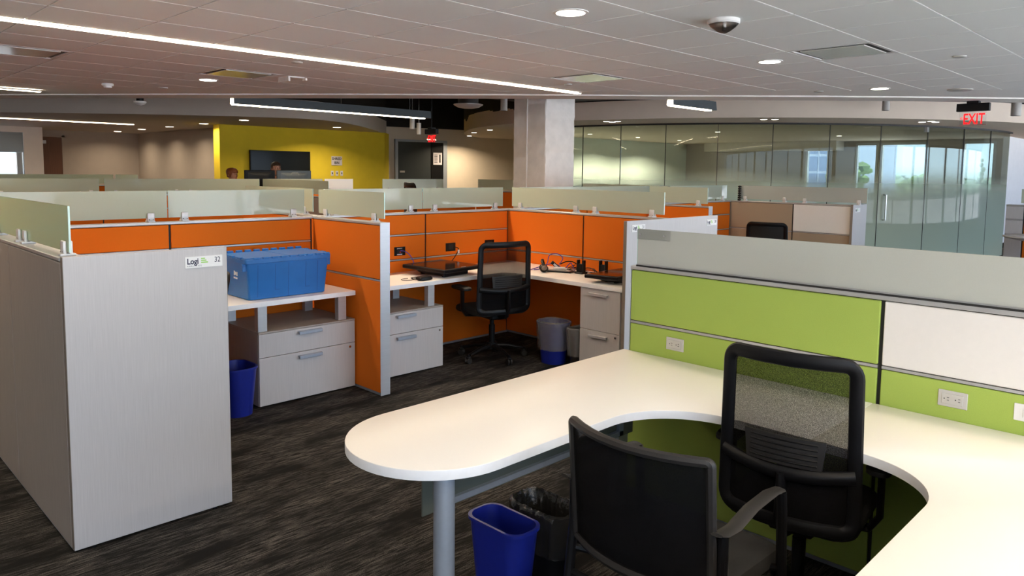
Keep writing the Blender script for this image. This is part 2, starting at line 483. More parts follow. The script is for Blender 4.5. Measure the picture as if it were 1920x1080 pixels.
def face_mat(origin, right, upv):
    r = Vector(right).normalized(); u = Vector(upv).normalized(); n = r.cross(u)
    return Matrix(((r.x, u.x, n.x, origin[0]), (r.y, u.y, n.y, origin[1]), (r.z, u.z, n.z, origin[2]), (0, 0, 0, 1)))
def lamp(name, kind, loc, power, col, parent=None, size=0.15, rot=(0, 0, 0), size_y=None, spread=None, spot=None, blend=0.6):
    L = bpy.data.lights.new(name, kind); L.energy = power; L.color = col
    if kind == 'AREA':
        L.shape = 'RECTANGLE' if size_y else 'DISK'; L.size = size
        if size_y: L.size_y = size_y
        if spread: L.spread = spread
    elif kind == 'SPOT':
        L.shadow_soft_size = size; L.spot_size = spot or 2.0; L.spot_blend = blend
    else: L.shadow_soft_size = size
    o = bpy.data.objects.new(name, L); COL.objects.link(o)
    if parent is not None:
        o.parent = parent; pl = parent_world(parent)
        loc = (loc[0]-pl[0], loc[1]-pl[1], loc[2]-pl[2])
    o.location = loc; o.rotation_euler = rot
    return o
def clip_half(poly, a, b, c):
    """keep the part of poly where a*x+b*y<=c"""
    out = []
    n = len(poly)
    for i in range(n):
        p, q = poly[i], poly[(i+1) % n]
        dp, dq = a*p[0]+b*p[1]-c, a*q[0]+b*q[1]-c
        if dp <= 0: out.append(p)
        if dp*dq < 0:
            t = dp/(dp-dq); out.append((p[0]+t*(q[0]-p[0]), p[1]+t*(q[1]-p[1])))
    return out

# ------------------------------------------------------------------ the setting
ZC, ZS = 2.57, 2.58
X0, X1, Y0, Y1 = -4.0, 26.0, -3.2, 23.0
struct(MB().box(X0, 21.12, Y0, Y1, -.1, 0).box(21.12, X1, Y0, 4.12, -.1, 0).build('floor', 'carpet'))
struct(MB().prism([(18.6, 2.0), (25.9, 2.0), (25.9, 4.0), (20.3, 4.0), (18.4, 3.3)], 0.0, 0.006).build('floor_accent', 'floor_orange'))

# tiled ceiling whose far edge runs diagonally across the office
EDGE = [(10.983, 2.051), (9.96, 3.06), (9.06, 4.04), (8.16, 5.10), (7.24, 6.12), (6.70, 6.73), (5.286, 8.43), (3.833, 10.27), (2.302, 12.28)]
slab = [(X0, Y0), (12.6, Y0), (12.6, 0.45)] + EDGE + [(1.2, 13.8), (X0, 20.8)]
ceil = struct(MB().prism(slab, ZC+0.012, ZC+0.10).build('ceiling', 'ceiling_grid'))
# drywall border strip along the edge
BW = 0.42
def inset(p, d):   # towards the camera side
    return (p[0]-d*0.763, p[1]-d*0.646)
border_out = [(12.6, 0.45)]+EDGE+[(1.2, 13.8), (X0, 20.8)]
border = border_out+[inset(p, BW) for p in reversed(border_out)]
MB().prism(border, ZC-0.004, ZC+0.012).build('ceiling_border', 'drywall_white', ceil)
MB().prism([p for p in border_out]+[inset(p, 0.04) for p in reversed(border_out)], ZC+0.10, 3.7).build('edge_fascia', 'plenum_black', ceil)
GX, GY, GS, GT = 3.015, 3.155, 0.608, 0.612
def tile_poly(i, j, g=0.005):
    x0, x1 = GX+i*GS+g, GX+(i+1)*GS-g; y0, y1 = GY+j*GT+g, GY+(j+1)*GT-g
    poly = [(x0, y0), (x1, y0), (x1, y1), (x0, y1)]
    ins = [inset(p, BW+0.004) for p in border_out]
    for k in range(len(ins)-1):
        (ax, ay), (bx, by) = ins[k], ins[k+1]
        nx, ny = (by-ay), -(bx-ax)
        if nx*0.763+ny*0.646 < 0: nx, ny = -nx, -ny
        if poly: poly = clip_half(poly, nx, ny, nx*ax+ny*ay)
    return poly
VENTS = {(4, -2), (4, 2), (0, 6), (-3, 6)}
def in_view(x, y, z):
    d = Vector((x, y, z-CAM_H)); zf = d.dot(fw)
    if zf < 0.3: return False
    u = 960+F_PX*d.dot(rt2)/zf; v = CY_PX-F_PX*d.dot(up2)/zf
    return -120 < u < 2040 and -120 < v < 400
full_tile = MB().box(-GS/2+.005, GS/2-.005, -GT/2+.005, GT/2-.005, 0, 0.012)
tile_me = None
rest = MB()
for i in range(-12, 17):
    for j in range(-13, 30):
        if (i, j) in VENTS: continue
        cx, cy = GX+(i+.5)*GS, GY+(j+.5)*GT
        if cx < X0 or cy < Y0 or cx > 12.5: continue
        poly = tile_poly(i, j)
        if len(poly) < 3: continue
        ar = abs(sum(poly[k][0]*poly[(k+1) % len(poly)][1]-poly[(k+1) % len(poly)][0]*poly[k][1] for k in range(len(poly))))/2
        if ar < 0.004: continue
        if not in_view(cx, cy, ZC):
            rest.prism(poly, ZC, ZC+0.012); continue
        if ar > 0.98*(GS-.01)*(GT-.01):
            if tile_me is None:
                t = full_tile.build('tile', 'ceiling_tile', ceil, world=False); tile_me = t.data
            else:
                t = bpy.data.objects.new('tile', tile_me); COL.objects.link(t); t.parent = ceil
            t.location = (cx, cy, ZC)
        else:
            MB().prism(poly, ZC, ZC+0.012).build('tile', 'ceiling_tile', ceil)
rest.build('tile_field', 'ceiling_tile', ceil)['kind'] = 'stuff'

# high black ceiling over the open strip
struct(MB().box(X0, 21.12, Y0, Y1, 3.7, 3.8).box(21.12, X1, Y0, 4.12, 3.7, 3.8).build('ceiling_open', 'plenum_black'))

# left soffit with its curved edge, and right soffit around the glass room
def curve_pts(pts, n=6):
    out = []
    m = len(pts)
    for i in range(m-1):
        p0, p1, p2, p3 = [Vector(pts[max(0, min(m-1, k))]) for k in (i-1, i, i+1, i+2)]
        for k in range(n):
            t = k/n
            q = 0.5*((2*p1)+(p2-p0)*t+(2*p0-5*p1+4*p2-p3)*t*t+(3*p1-p0-3*p2+p3)*t**3)
            out.append((q.x, q.y))
    out.append(tuple(pts[-1]))
    return out
LS = curve_pts([(X0, 21.9), (1.2, 17.4), (2.9, 15.75), (4.27, 14.4), (5.6, 13.35), (6.7, 12.72), (7.4, 12.62), (8.2, 12.98), (9.5, 14.1), (11.5, 16.15)])
left_soffit = struct(MB().prism(LS+[(11.5, Y1), (X0, Y1)], ZS, ZS+0.06).build('ceiling_soffit', 'soffit_grey'))
def fascia(name, pts, z0, z1, mat, parent=None):
    mb = MB()
    mb.loft([[(p[0], p[1], z) for p in pts] for z in (z0, z1)], False, False, closed=False)
    q = [(pts[max(0, min(len(pts)-1, i))]) for i in range(len(pts))]
    return mb.build(name, mat, parent)
def offset_curve(pts, d):
    out = []
    for i, p in enumerate(pts):
        a = Vector(pts[max(0, i-1)]); b = Vector(pts[min(len(pts)-1, i+1)])
        t = (b-a).normalized(); out.append((p[0]-t.y*d, p[1]+t.x*d))
    return out
def thick_fascia(name, pts, z0, z1, d, mat, parent):
    inner = offset_curve(pts, d)
    return MB().prism(list(pts)+inner[::-1], z0, z1).build(name, mat, parent)
thick_fascia('fascia', LS, ZS+0.06, 2.92, 0.05, 'soffit_grey', left_soffit)
thick_fascia('fascia_upper', LS, 2.92, 3.7, 0.05, 'plenum_black', left_soffit)

CCX, CCY, CR = 18.1, 10.15, 6.55
def cpt(a, r=CR): return (CCX+r*math.cos(math.radians(a)), CCY+r*math.sin(math.radians(a)))
RS = [(14.3, 15.55), (12.9, 14.6), (11.75, 13.3), (10.85, 11.9), (10.35, 10.3)] + [cpt(a, 7.82) for a in range(188, 262, 5)] + [(18.6, 2.75), (21.5, 3.05), (26.0, 3.2)]
RS = curve_pts(RS, 4)
right_soffit = struct(MB().prism(RS+[(26.0, 4.1), (21.1, 4.1), (21.1, 15.6)], ZS, ZS+0.06).build('ceiling_soffit.001', 'soffit_beige'))
thick_fascia('fascia', RS, ZS+0.06, 2.92, 0.05, 'soffit_beige', right_soffit)
jag = MB()   # ragged black overspray above the painted fascia
inner = offset_curve(RS, 0.055); outer = offset_curve(RS, -0.006)
for k in range(len(RS)-1):
    for h in range(3):
        f0, f1 = h/3, (h+1)/3
        def L(c, f): return (c[k][0]+(c[k+1][0]-c[k][0])*f, c[k][1]+(c[k+1][1]-c[k][1])*f)
        u_ = k+f0
        zz = 2.90-max(0.0, .06*math.sin(u_*.9)+.04*math.sin(u_*2.3+1)) if k < 18 else 2.90
        jag.prism([L(outer, f0), L(outer, f1), L(inner, f1), L(inner, f0)], zz, 3.7)
jag.build('fascia_upper', 'plenum_black', right_soffit)

# outer walls
struct(box('wall_west', X0-.1, X0, Y0, Y1, 0, 3.8, 'drywall_white'))
struct(MB().box(X0, 2.3, Y1, Y1+.1, 0, 3.8).box(4.62, 21.12, Y1, Y1+.1, 0, 3.8).box(2.3, 4.62, Y1, Y1+.1, 0, .85).box(2.3, 4.62, Y1, Y1+.1, 2.1, 3.8).build('wall_north', 'drywall_taupe'))
struct(MB().box(X1, X1+.1, Y0, 4.12, 0, 3.8).build('wall_east', 'drywall_white'))
struct(MB().box(21.0, 21.12, 13.12, Y1, 0, 3.8).box(21.0, 21.12, 4.12, 13.12, ZS, 3.8).build('wall_east_upper', 'drywall_white'))
south = struct(MB().box(X0, X1, Y0-.2, Y0, 0, 0.25).box(X0, X1, Y0-.2, Y0, 2.52, 3.8).build('wall_south', 'drywall_white'))
wx = X0
k = 1
while wx < X1-0.1:
    w2 = min(wx+3.0, X1)
    fr = MB().box(wx, wx+.09, Y0-.16, Y0-.04, .25, 2.52).box(w2-.09, w2, Y0-.16, Y0-.04, .25, 2.52)
    fr.box(wx, w2, Y0-.16, Y0-.04, .25, .31).box(wx, w2, Y0-.16, Y0-.04, 2.46, 2.52).box((wx+w2)/2-.03, (wx+w2)/2+.03, Y0-.14, Y0-.06, .25, 2.52)
    struct(fr.build('window_%d' % k, 'metal_silver'))
    wx = w2; k += 1
por = lamp('window_portal', 'AREA', ((X0+X1)/2, Y0-.21, 1.385), 1, (1, 1, 1), size=X1-X0, size_y=2.27, rot=(PI/2, 0, PI))
por.data.cycles.is_portal = True

# taupe back walls, left office front and brown door
struct(box('wall_back_a', 4.75, 7.5, 22.3, 22.42, 0, ZS, 'drywall_taupe'))
struct(box('wall_back_b', 7.4, 7.5, 16.0, 22.3, 0, ZS, 'drywall_taupe'))
d1 = struct(MB().box(4.86, 4.93, 22.24, 22.32, 0, 2.46).box(5.49, 5.56, 22.24, 22.32, 0, 2.46).box(4.86, 5.56, 22.24, 22.32, 2.40, 2.46).build('door_1', 'drywall_taupe'))
box('door_leaf', 4.93, 5.49, 22.25, 22.29, 0.01, 2.40, 'door_brown', d1)
box('door_closer', 4.95, 5.12, 22.18, 22.25, 2.22, 2.31, 'metal_silver', d1, .01)
of = struct(MB().box(4.35, 4.62, 20.9, 21.0, 0, ZS).box(1.0, 4.35, 20.9, 21.0, 2.44, ZS).box(1.0, 4.35, 20.9, 21.0, 0, 0.15).box(3.0, 3.06, 20.9, 21.0, .15, 2.44).build('wall_office_front', 'drywall_white'))
box('pane', 3.06, 4.35, 20.94, 20.955, .15, 2.44, 'glass_clear', of)
box('pane', 1.0, 3.0, 20.94, 20.955, .15, 2.44, 'glass_clear', of)
struct(MB().box(4.62, 4.75, 20.9, 22.42, 0, ZS).build('wall_office_side', 'drywall_white'))
wo = struct(MB().box(X0, 2.3, 22.2, 22.3, 0, ZS).box(2.3, 4.62, 22.2, 22.3, 0, 0.9).box(2.3, 4.62, 22.2, 22.3, 1.98, ZS).box(3.72, 3.78, 22.2, 22.3, .9, 1.98).build('wall_office_back', 'drywall_white'))
# yellow wall
yw = struct(MB().prism([(6.85, 15.70), (11.05, 15.60), (11.44, 15.96), (11.44, 16.2), (6.85, 16.0)], 0, ZS).build('wall_yellow', 'paint_yellow'))
# wall with slate double door, running on behind the column
wa, wb = Vector((11.44, 16.15)), Vector((15.8, 15.3))
wd = (wb-wa).normalized(); wnrm = Vector((wd.y, -wd.x))
def wpt(s, d): q = wa+wd*s+wnrm*d; return (q.x, q.y)
struct(MB().prism([wpt(0, 0), wpt(4.6, 0), wpt(4.6, -.12), wpt(0, -.12)], 0, 2.78).build('wall_beige', 'drywall_beige'))
struct(MB().prism([wpt(0, -.02), wpt(4.6, -.02), wpt(4.6, -.14), wpt(0, -.14)], 2.78, 3.7).build('wall_beige_upper', 'plenum_black'))
d2 = struct(MB().prism([wpt(.28, 0), wpt(.36, 0), wpt(.36, .06), wpt(.28, .06)], 0, 2.44).prism([wpt(1.72, 0), wpt(1.84, 0), wpt(1.84, .06), wpt(1.72, .06)], 0, 2.44).prism([wpt(.28, 0), wpt(1.84, 0), wpt(1.84, .06), wpt(.28, .06)], 2.40, 2.46).build('door_2', 'metal_bluegrey'))
MB().prism([wpt(.36, .0), wpt(1.34, .0), wpt(1.34, .04), wpt(.36, .04)], 0.01, 2.40).build('door_leaf', 'door_slate', d2)
MB().prism([wpt(1.36, .0), wpt(1.72, .0), wpt(1.72, .035), wpt(1.36, .035)], 0.01, 2.40).build('door_leaf', 'plastic_black', d2)
MB().prism([wpt(.42, .04), wpt(.56, .04), wpt(.56, .05), wpt(.42, .05)], 1.58, 1.63).build('door_sign', 'plastic_grey', d2)

# conference room: curved glass front, back wall, window wall
struct(MB().box(13.2, 21.1, 13.0, 13.12, 0, ZS).prism([cpt(170), (13.2, 13.0), (13.2, 13.12), (11.55, 11.34)], 0, ZS).build('wall_conference', 'drywall_sage'))
WIN = [(8.44, 9.03), (7.15, 7.66), (5.95, 7.02), (4.45, 5.1)]
ex = MB().box(21.0, 21.12, 4.05, 13.0, 0, 0.85).box(21.0, 21.12, 4.05, 13.0, 2.5, ZS)
ys = [4.05]+[y for w in sorted(WIN) for y in w]+[13.0]
for i in range(0, len(ys), 2): ex.box(21.0, 21.12, ys[i], ys[i+1], .85, 2.5)
struct(ex.build('wall_conference_east', 'drywall_taupe'))
for i, (a, b) in enumerate(sorted(WIN)):
    w = struct(MB().box(20.98, 21.1, a-.04, a+.02, .85, 2.5).box(20.98, 21.1, b-.02, b+.04, .85, 2.5).box(20.98, 21.1, a, b, .83, .89).box(20.98, 21.1, a, b, 2.46, 2.52).build('window_%d' % (20+i), 'metal_silver'))
    box('pane', 21.05, 21.056, a+.02, b-.02, .89, 2.46, 'glass_clear', w)
    p2 = lamp('window_portal_e', 'AREA', (21.14, (a+b)/2, 1.68), 1, (1, 1, 1), size=b-a, size_y=1.6, rot=(PI/2, 0, PI/2))
    p2.data.cycles.is_portal = True
struct(MB().box(20.2, 26, 4.0, 4.12, 0, 3.7).build('wall_daylit', 'drywall_daylit'))
struct(MB().box(20.2, 26, 3.97, 4.0, 0.006, .12).build('baseboard_daylit_wall', 'core_black'))
struct(box('trim_header', 20.4, 20.95, 8.0, 12.0, 2.32, ZS, 'soffit_grey'))

gw = struct(MB().add([], []).loft([[(*cpt(a, CR+d), z) for a in range(170, 273, 2)] for d, z in ((-.03, ZS-.03), (.03, ZS-.03), (.03, ZS), (-.03, ZS), (-.03, ZS-.03))], False, False, closed=False).build('wall_glass', 'plastic_charcoal'))
angs = [170, 177.5, 185.3, 192.7, 200.5, 208.8, 217.2, 226, 234.5, 243.4, 252, 260.5, 270.5]
for i in range(len(angs)-1):
    a0, a1 = angs[i]+.07, angs[i+1]-.07
    n = 5
    arc = [a0+(a1-a0)*q/n for q in range(n+1)]
    poly = [cpt(a, CR) for a in arc]+[cpt(a, CR+.012) for a in reversed(arc)]
    pane = MB().prism(poly, 0.02, ZS-.03).build('glass_door' if i == 8 else 'pane', 'glass_conference', gw)
    if i == 8:
        h = MB().tube([(*cpt(235.6, CR+.012), 1.30), (*cpt(235.6, CR+.07), 1.30), (*cpt(235.6, CR+.07), .84), (*cpt(235.6, CR+.012), .84)], .016, 8).build('handle', 'steel_brushed', pane)
        pv = MB()
        q = cpt(243.0, CR+.006)
        pv.box(q[0]-.03, q[0]+.12, q[1]-.03, q[1]+.03, ZS-.12, ZS-.03); pv.build('pivot_patch', 'metal_silver', pane)
for a in angs[1:-1]:
    q0 = cpt(a-.05, CR-.002); q1 = cpt(a+.05, CR-.002); q2 = cpt(a+.05, CR+.014); q3 = cpt(a-.05, CR+.014)
    MB().prism([q0, q1, q2, q3], 0.02, ZS-.03).build('joint', 'plastic_charcoal', gw)

# outside: ground paled to bounce light indoors, tree line, facade with window grid
grd = struct(box('ground_outside', -200, 700, -500, 600, -14.2, -14, 'ground_bounce'))

# ------------------------------------------------------------------ workstation partitions
def part_wall(name, label, axis, a, b, c, t=0.08, h=1.27, seams=(), rails=(0.85,), fa='fabric_orange', fb='fabric_orange',
              gap=.008, eb=.002, special=None, end_a=False, end_b=False, cat='partition', z_base=0.02):
    """panel-system wall along axis from a to b, centre line c; face A looks to the lower coordinate"""
    loc = ((a+b)/2, c, 0) if axis == 'x' else (c, (a+b)/2, 0)
    w = thing(name, label, cat, loc)
    def B(u0, u1, v0, v1, z0, z1, nm, m, bev=0.0):
        if axis == 'x': return box(nm, u0, u1, v0, v1, z0, z1, m, w, bev)
        return box(nm, v0, v1, u0, u1, z0, z1, m, w, bev)
    B(a, b, c-t/2+.012, c+t/2-.012, 0, h-.02, 'core', 'core_black')
    B(a, b, c-t/2-.004, c+t/2+.004, h-.018, h, 'top_rail', 'metal_silver', .003)
    cuts = [a]+list(seams)+[b]
    rows = [z_base]+list(rails)+[h-.02]
    for side, m in ((-1, fa), (1, fb)):
        if m is None: continue
        for i in range(len(cuts)-1):
            for j in range(len(rows)-1):
                u0, u1 = cuts[i]+(gap if i else .002), cuts[i+1]-(gap if i < len(cuts)-2 else eb)
                z0, z1 = rows[j]+(.009 if j else 0), rows[j+1]-(.009 if j < len(rows)-2 else .002)
                mm = m
                if special and (side, i, j) in special: mm = special[(side, i, j)]
                v0 = c+side*(t/2-.014); v1 = c+side*(t/2)
                B(u0, u1, v0, v1, z0, z1, 'panel_tile', mm, .003)
            for z in rows[1:-1]:
                u0, u1 = cuts[i]+(gap if i else .002), cuts[i+1]-(gap if i < len(cuts)-2 else eb)
                B(u0, u1, c+side*(t/2-.012), c+side*(t/2-.002), z-.0055, z+.0055, 'rail', 'metal_silver')
        B(a, b, c+side*(t/2-.013), c+side*(t/2-.006), 0, z_base, 'base_strip', 'metal_bluegrey')
    if end_a: B(a-.004, a+.0, c-t/2-.002, c+t/2+.002, 0, h, 'end_post', 'metal_silver', .001)
    if end_b: B(b-.0, b+.004, c-t/2-.002, c+t/2+.002, 0, h, 'end_post', 'metal_silver', .001)
    return w

def glass_screen(name, label, axis, a, b, c, z0=1.297, z1=1.486, clamps=(), mat='glass_frosted', rail=1.27, group=None):
    loc = ((a+b)/2, c, z0) if axis == 'x' else (c, (a+b)/2, z0)
    g = thing(name, label, 'glass screen', loc, group=group)
    def B(mb, u0, u1, v0, v1, q0, q1, bev=0.0):
        if axis == 'x': mb.box(u0, u1, v0, v1, q0, q1, bev, seg=2)
        else: mb.box(v0, v1, u0, u1, q0, q1, bev, seg=2)
        return mb
    B(MB(), a+.003, b-.003, c-.004, c+.004, z0, z1).build('pane', mat, g)
    B(MB(), a, a+.003, c-.004, c+.004, z0, z1).build('edge', 'glass_edge', g)
    B(MB(), b-.003, b, c-.004, c+.004, z0, z1).build('edge', 'glass_edge', g)
    for u in clamps:
        mb = MB()
        B(mb, u-.024, u+.024, c-.019, c-.0045, rail+.001, rail+.064, .006)
        B(mb, u-.024, u+.024, c+.0045, c+.019, rail+.001, rail+.064, .006)
        B(mb, u-.024, u+.024, c-.030, c+.030, rail, rail+.010, .002)
        cl = mb.build('clamp', 'clamp_white', g)
        sc = MB()
        for q in (-.013, .013):
            for sd in (-1, 1):
                if axis == 'x': sc.cyl((u+q, c+sd*.0195-.0012, rail+.018), .0035, .0024, 8, axis='y')
                else: sc.cyl((c+sd*.0195-.0012, u+q, rail+.018), .0035, .0024, 8, axis='x')
        sc.build('screws', 'laminate_edge', cl)['kind'] = 'stuff'
    return g

SP = 5.36     # centre line of the spine wall behind workstations 31 and 32
XS = 0.875    # side wall
part_wall('partition_wall', 'long side partition, grey laminate outside with shade put into its colour, beside end panel number 32', 'y', 3.475, 9.2, XS, t=.086, h=1.272,
          seams=(4.415, 5.36, 6.3, 7.24, 8.2), rails=(), fa='laminate_dark_shaded', fb='fabric_orange', z_base=.012, gap=.0035)
part_wall('partition_wall', 'orange spine partition behind the blue tote box', 'x', .92, 3.065, SP, seams=(1.955,), rails=(.85, 1.075), eb=.018)
part_wall('partition_wall', 'short orange partition with silver end post between the two orange workstations', 'y', 4.395, 5.318, 3.112, rails=(.85,), end_a=True)
part_wall('partition_wall', 'orange spine partition with black outlets behind the mesh chair', 'x', 3.155, 5.29, SP, seams=(4.22,), rails=(.85, 1.07), eb=.018)
part_wall('partition_wall', 'orange partition behind the flat-lying monitor with wooden edges of panel 31', 'y', 3.425, 5.40, 5.335, seams=(4.345,), rails=(.855,))
part_wall('partition_wall', 'orange partition run with a single square black outlet', 'x', 5.378, 9.755, SP-.04, seams=(6.5, 7.71, 8.75), rails=(.86, 1.07), eb=.018)
part_wall('partition_wall', 'short orange partition with blue-lit end post beyond panel 29', 'y', 4.42, 5.275, 7.70, rails=(.85,), end_a=True)
part_wall('partition_wall', 'beige fabric partition with cream upper board near the glass room', 'y', 3.59, 5.36, 9.80, seams=(4.36,), rails=(.88,), fa='fabric_beige', fb='fabric_beige',
          special={(-1, 0, 1): 'markerboard'})
part_wall('partition_wall', 'lime green partition with outlets and one white board panel', 'y', -2.4, 2.205, 3.122, t=.084, h=1.178, seams=(-1.4, -.2, .995), rails=(.891,),
          fa='fabric_green', fb='fabric_green', special={(-1, 2, 1): 'markerboard', (-1, 1, 1): 'markerboard'}, end_b=True, z_base=.02)
# rows further back
part_wall('partition_wall', 'short partition behind the tote workstation, seen only past its glass', 'y', 5.402, 6.7, 3.16, rails=(.85,))
S2 = 10.88
part_wall('partition_wall', 'far orange spine partition in front of the standing monitors', 'x', -1.0, 9.85, S2, seams=(1.0, 2.05, 3.13, 4.2, 5.39, 6.5, 7.65, 8.75), rails=(.85, 1.07))
part_wall('partition_wall', 'far partition with grey-brown tiles in front of the yellow wall', 'y', 8.9, 10.835, 5.39, seams=(9.9,), rails=(.85,), fa='laminate_dark_shaded', fb='fabric_orange')
part_wall('partition_wall', 'far orange partition near the painted column', 'y', 9.6, 10.835, 9.9, rails=(.85,))
part_wall('partition_wall', 'orange partition beside the rough white column', 'y', 5.37, 6.8, 8.2, rails=(.85,))
part_wall('partition_wall', 'farthest orange partition in front of the taupe corner walls', 'x', 0.0, 5.5, 16.6, seams=(1.8, 3.6), rails=(.85,))

# laminate end panels
def end_panel(label, x0, x1, y, h=1.275, d=.032):
    p = thing('end_panel', label, 'panel', ((x0+x1)/2, y+d/2, 0))
    box('board', x0+.001, x1-.001, y, y+d, .012, h, 'laminate_grey', p, .0015)
    box('edge_band', x0, x0+.001, y+.001, y+d-.001, .013, h-.001, 'laminate_edge', p)
    box('edge_band', x1-.001, x1, y+.001, y+d-.001, .013, h-.001, 'laminate_edge', p)
    for u in (x0+.08, x1-.08): MB().cyl((u, y+d/2, 0), .012, .013, 10).build('glide', 'plastic_black', p)
    return p
end_panel('tall grey laminate end panel carrying the number 32 sign', .832, 1.524, 3.440)
end_panel('wide grey laminate end panel carrying the signs 31 and 28', 4.660, 6.035, 3.388)
end_panel('bluish grey end panel with a tiny sign beside the glass room', 9.70, 10.17, 3.55)
# base glide strip on the outer side wall
# glass screens
glass_screen('glass_screen', 'green-tinted frosted screen on top of the shade-toned side partition', 'y', 3.475, 4.88, .872, clamps=(3.53, 4.20, 4.32, 4.80), rail=1.272, z0=1.290, z1=1.484, mat='glass_frosted_green')
glass_screen('glass_screen', 'frosted screen above the orange spine, half next to the side partition', 'x', .90, 1.957, SP+.01, clamps=(1.02, 1.845))
glass_screen('glass_screen', 'frosted screen above the orange spine, half over the blue tote', 'x', 1.967, 3.02, SP+.01, clamps=(2.075, 2.92))
glass_screen('glass_screen', 'frosted screen on the short partition with the silver end post', 'y', 4.40, 5.30, 3.115, clamps=(4.52, 5.19))
glass_screen('glass_screen', 'frosted screen over the blue-cabled outlet', 'x', 3.20, 4.215, SP+.01, clamps=(3.3, 4.08))
glass_screen('glass_screen', 'frosted screen over the black outlets behind the mesh chair', 'x', 4.225, 5.25, SP+.01, clamps=(4.36, 5.14))
glass_screen('glass_screen', 'long frosted screen on the orange partition behind the cable heap', 'y', 3.50, 5.32, 5.34, clamps=(3.62, 4.24, 4.47, 5.20))
glass_screen('glass_screen', 'frosted screen beyond panel 31, ending at the orange corner', 'x', 8.25, 9.72, SP-.03, clamps=(8.4, 9.6))
glass_screen('glass_screen', 'frosted screen on the orange run beside the column', 'x', 5.45, 8.19, SP-.03, clamps=(5.6, 6.8, 8.05))
glass_screen('glass_screen', 'frosted screen on the short partition with the blue-lit end post', 'y', 4.46, 5.27, 7.70, clamps=(4.58, 5.15))
glass_screen('glass_screen', 'grey frosted screen on the beige partition near the glass door', 'y', 3.42, 5.20, 9.80, clamps=(3.52, 4.22, 4.5, 5.08), mat='glass_frosted_grey')
glass_screen('glass_screen', 'frosted screen on the hidden short partition behind the tote workstation', 'y', 5.47, 6.69, 3.16, clamps=(5.6, 6.5))
glass_screen('glass_screen', 'frosted screen beside the rough white column', 'y', 5.45, 6.75, 8.2, clamps=(5.6, 6.6))
glass_screen('glass_screen', 'far frosted screen below the brown door', 'x', -.9, 3.1, S2, clamps=(.9, 2.0, 3.0))
glass_screen('glass_screen', 'far frosted screen below the taupe corner', 'x', 3.17, 5.36, S2, clamps=(3.3, 4.1, 4.3, 5.25))
glass_screen('glass_screen', 'far frosted screen in front of the standing monitors', 'x', 5.42, 6.46, S2, clamps=(5.5, 6.3))
glass_screen('glass_screen', 'far frosted screen running toward the viewer before the yellow wall', 'y', 8.92, 10.82, 5.39, clamps=(9.1, 10.6))
glass_screen('glass_screen', 'far frosted screen below the slate door', 'x', 7.66, 9.05, S2, clamps=(7.8, 8.9))
glass_screen('glass_screen', 'far frosted screen beside the column below the beige wall', 'y', 9.62, 10.82, 9.9, clamps=(9.75, 10.7))
glass_screen('glass_screen', 'farthest frosted screen in front of the brown door', 'x', 0.2, 5.0, 16.6, clamps=(1.0, 4.9))
glass_screen('glass_screen', 'short farthest frosted screen next to the brown door screen', 'x', 5.05, 5.48, 16.6, clamps=(5.2,))
glass_screen('glass_screen', 'frosted screen painted white with reflected window light between the standing monitors and the yellow wall corner', 'x', 6.50, 7.05, S2, mat='markerboard', clamps=(6.6,))  # white board colour stands in for window light mirrored in the glass
# the screen on the green partition, with clear splice plate
gs = thing('glass_screen', 'long grey frosted screen above the lime green partition', 'glass screen', (3.094, -.1, 1.19))
box('pane', 3.090, 3.098, -2.3, 2.176, 1.190, 1.368, 'glass_frosted_grey', gs)
box('edge', 3.090, 3.098, 2.176, 2.180, 1.190, 1.368, 'glass_edge', gs)
box('seat_channel', 3.079, 3.106, -2.3, 2.176, 1.178, 1.186, 'core_black', gs)
box('glazing_bead', 3.083, 3.105, -2.3, 2.176, 1.186, 1.191, 'metal_silver', gs)
box('splice_plate', 3.081, 3.089, 1.985, 2.178, 1.318, 1.366, 'acrylic_clear', gs, .001)
for y in (2.155, 2.015): MB().cyl((3.077, y, 1.342), .004, .006, 8, axis='x').build('screw', 'chrome', gs)

# signs with logo and number
def name_plate(label, x0, x1, z0, z1, y, num):
    p = thing('name_plate', label, 'sign', ((x0+x1)/2, y-.002, z0))
    box('plate', x0, x1, y-.004, y, z0, z1, 'plastic_white', p, .001)
    w = x1-x0; h = z1-z0; s = w/.174
    yy = y-.0042
    R, U = (1, 0, 0), (0, 0, 1)
    text('lettering', 'Logi', .037*s, 'ink_navy', p, face_mat((x0+.008*s, yy, z0+h*.36), R, U), bold=.0010*s, sx=.86)
    text('lettering', 'ANALYTICS', .0095*s, 'ink_grey', p, face_mat((x0+.008*s, yy, z0+h*.12), R, U), sx=1.0, space=1.45)
    if num: text('number', num, .036*s, 'ink_navy', p, face_mat((x0+w*.775, yy, z0+h*.40), R, U), sx=.82)
    for i, wd_ in enumerate((.032, .025, .018)):
        MB().box(x0+w*.42, x0+w*.42+wd_*s, yy-.0006, yy, z0+h*(.40+.17*i), z0+h*(.505+.17*i)).build('logo_bar', 'logo_green', p)
name_plate('white sign plate reading 32 on the near end panel', 1.326, 1.500, 1.186, 1.239, 3.440, '32')
name_plate('white sign plate half covered by the frosted screen of the green partition', 4.722, 4.898, 1.188, 1.243, 3.388, '31')
name_plate('white sign plate at the free corner of the wide end panel beside orange tiles', 5.838, 6.012, 1.190, 1.243, 3.388, '28')
name_plate('tiny white sign plate on the bluish end panel', 9.755, 9.93, 1.176, 1.232, 3.55, '')

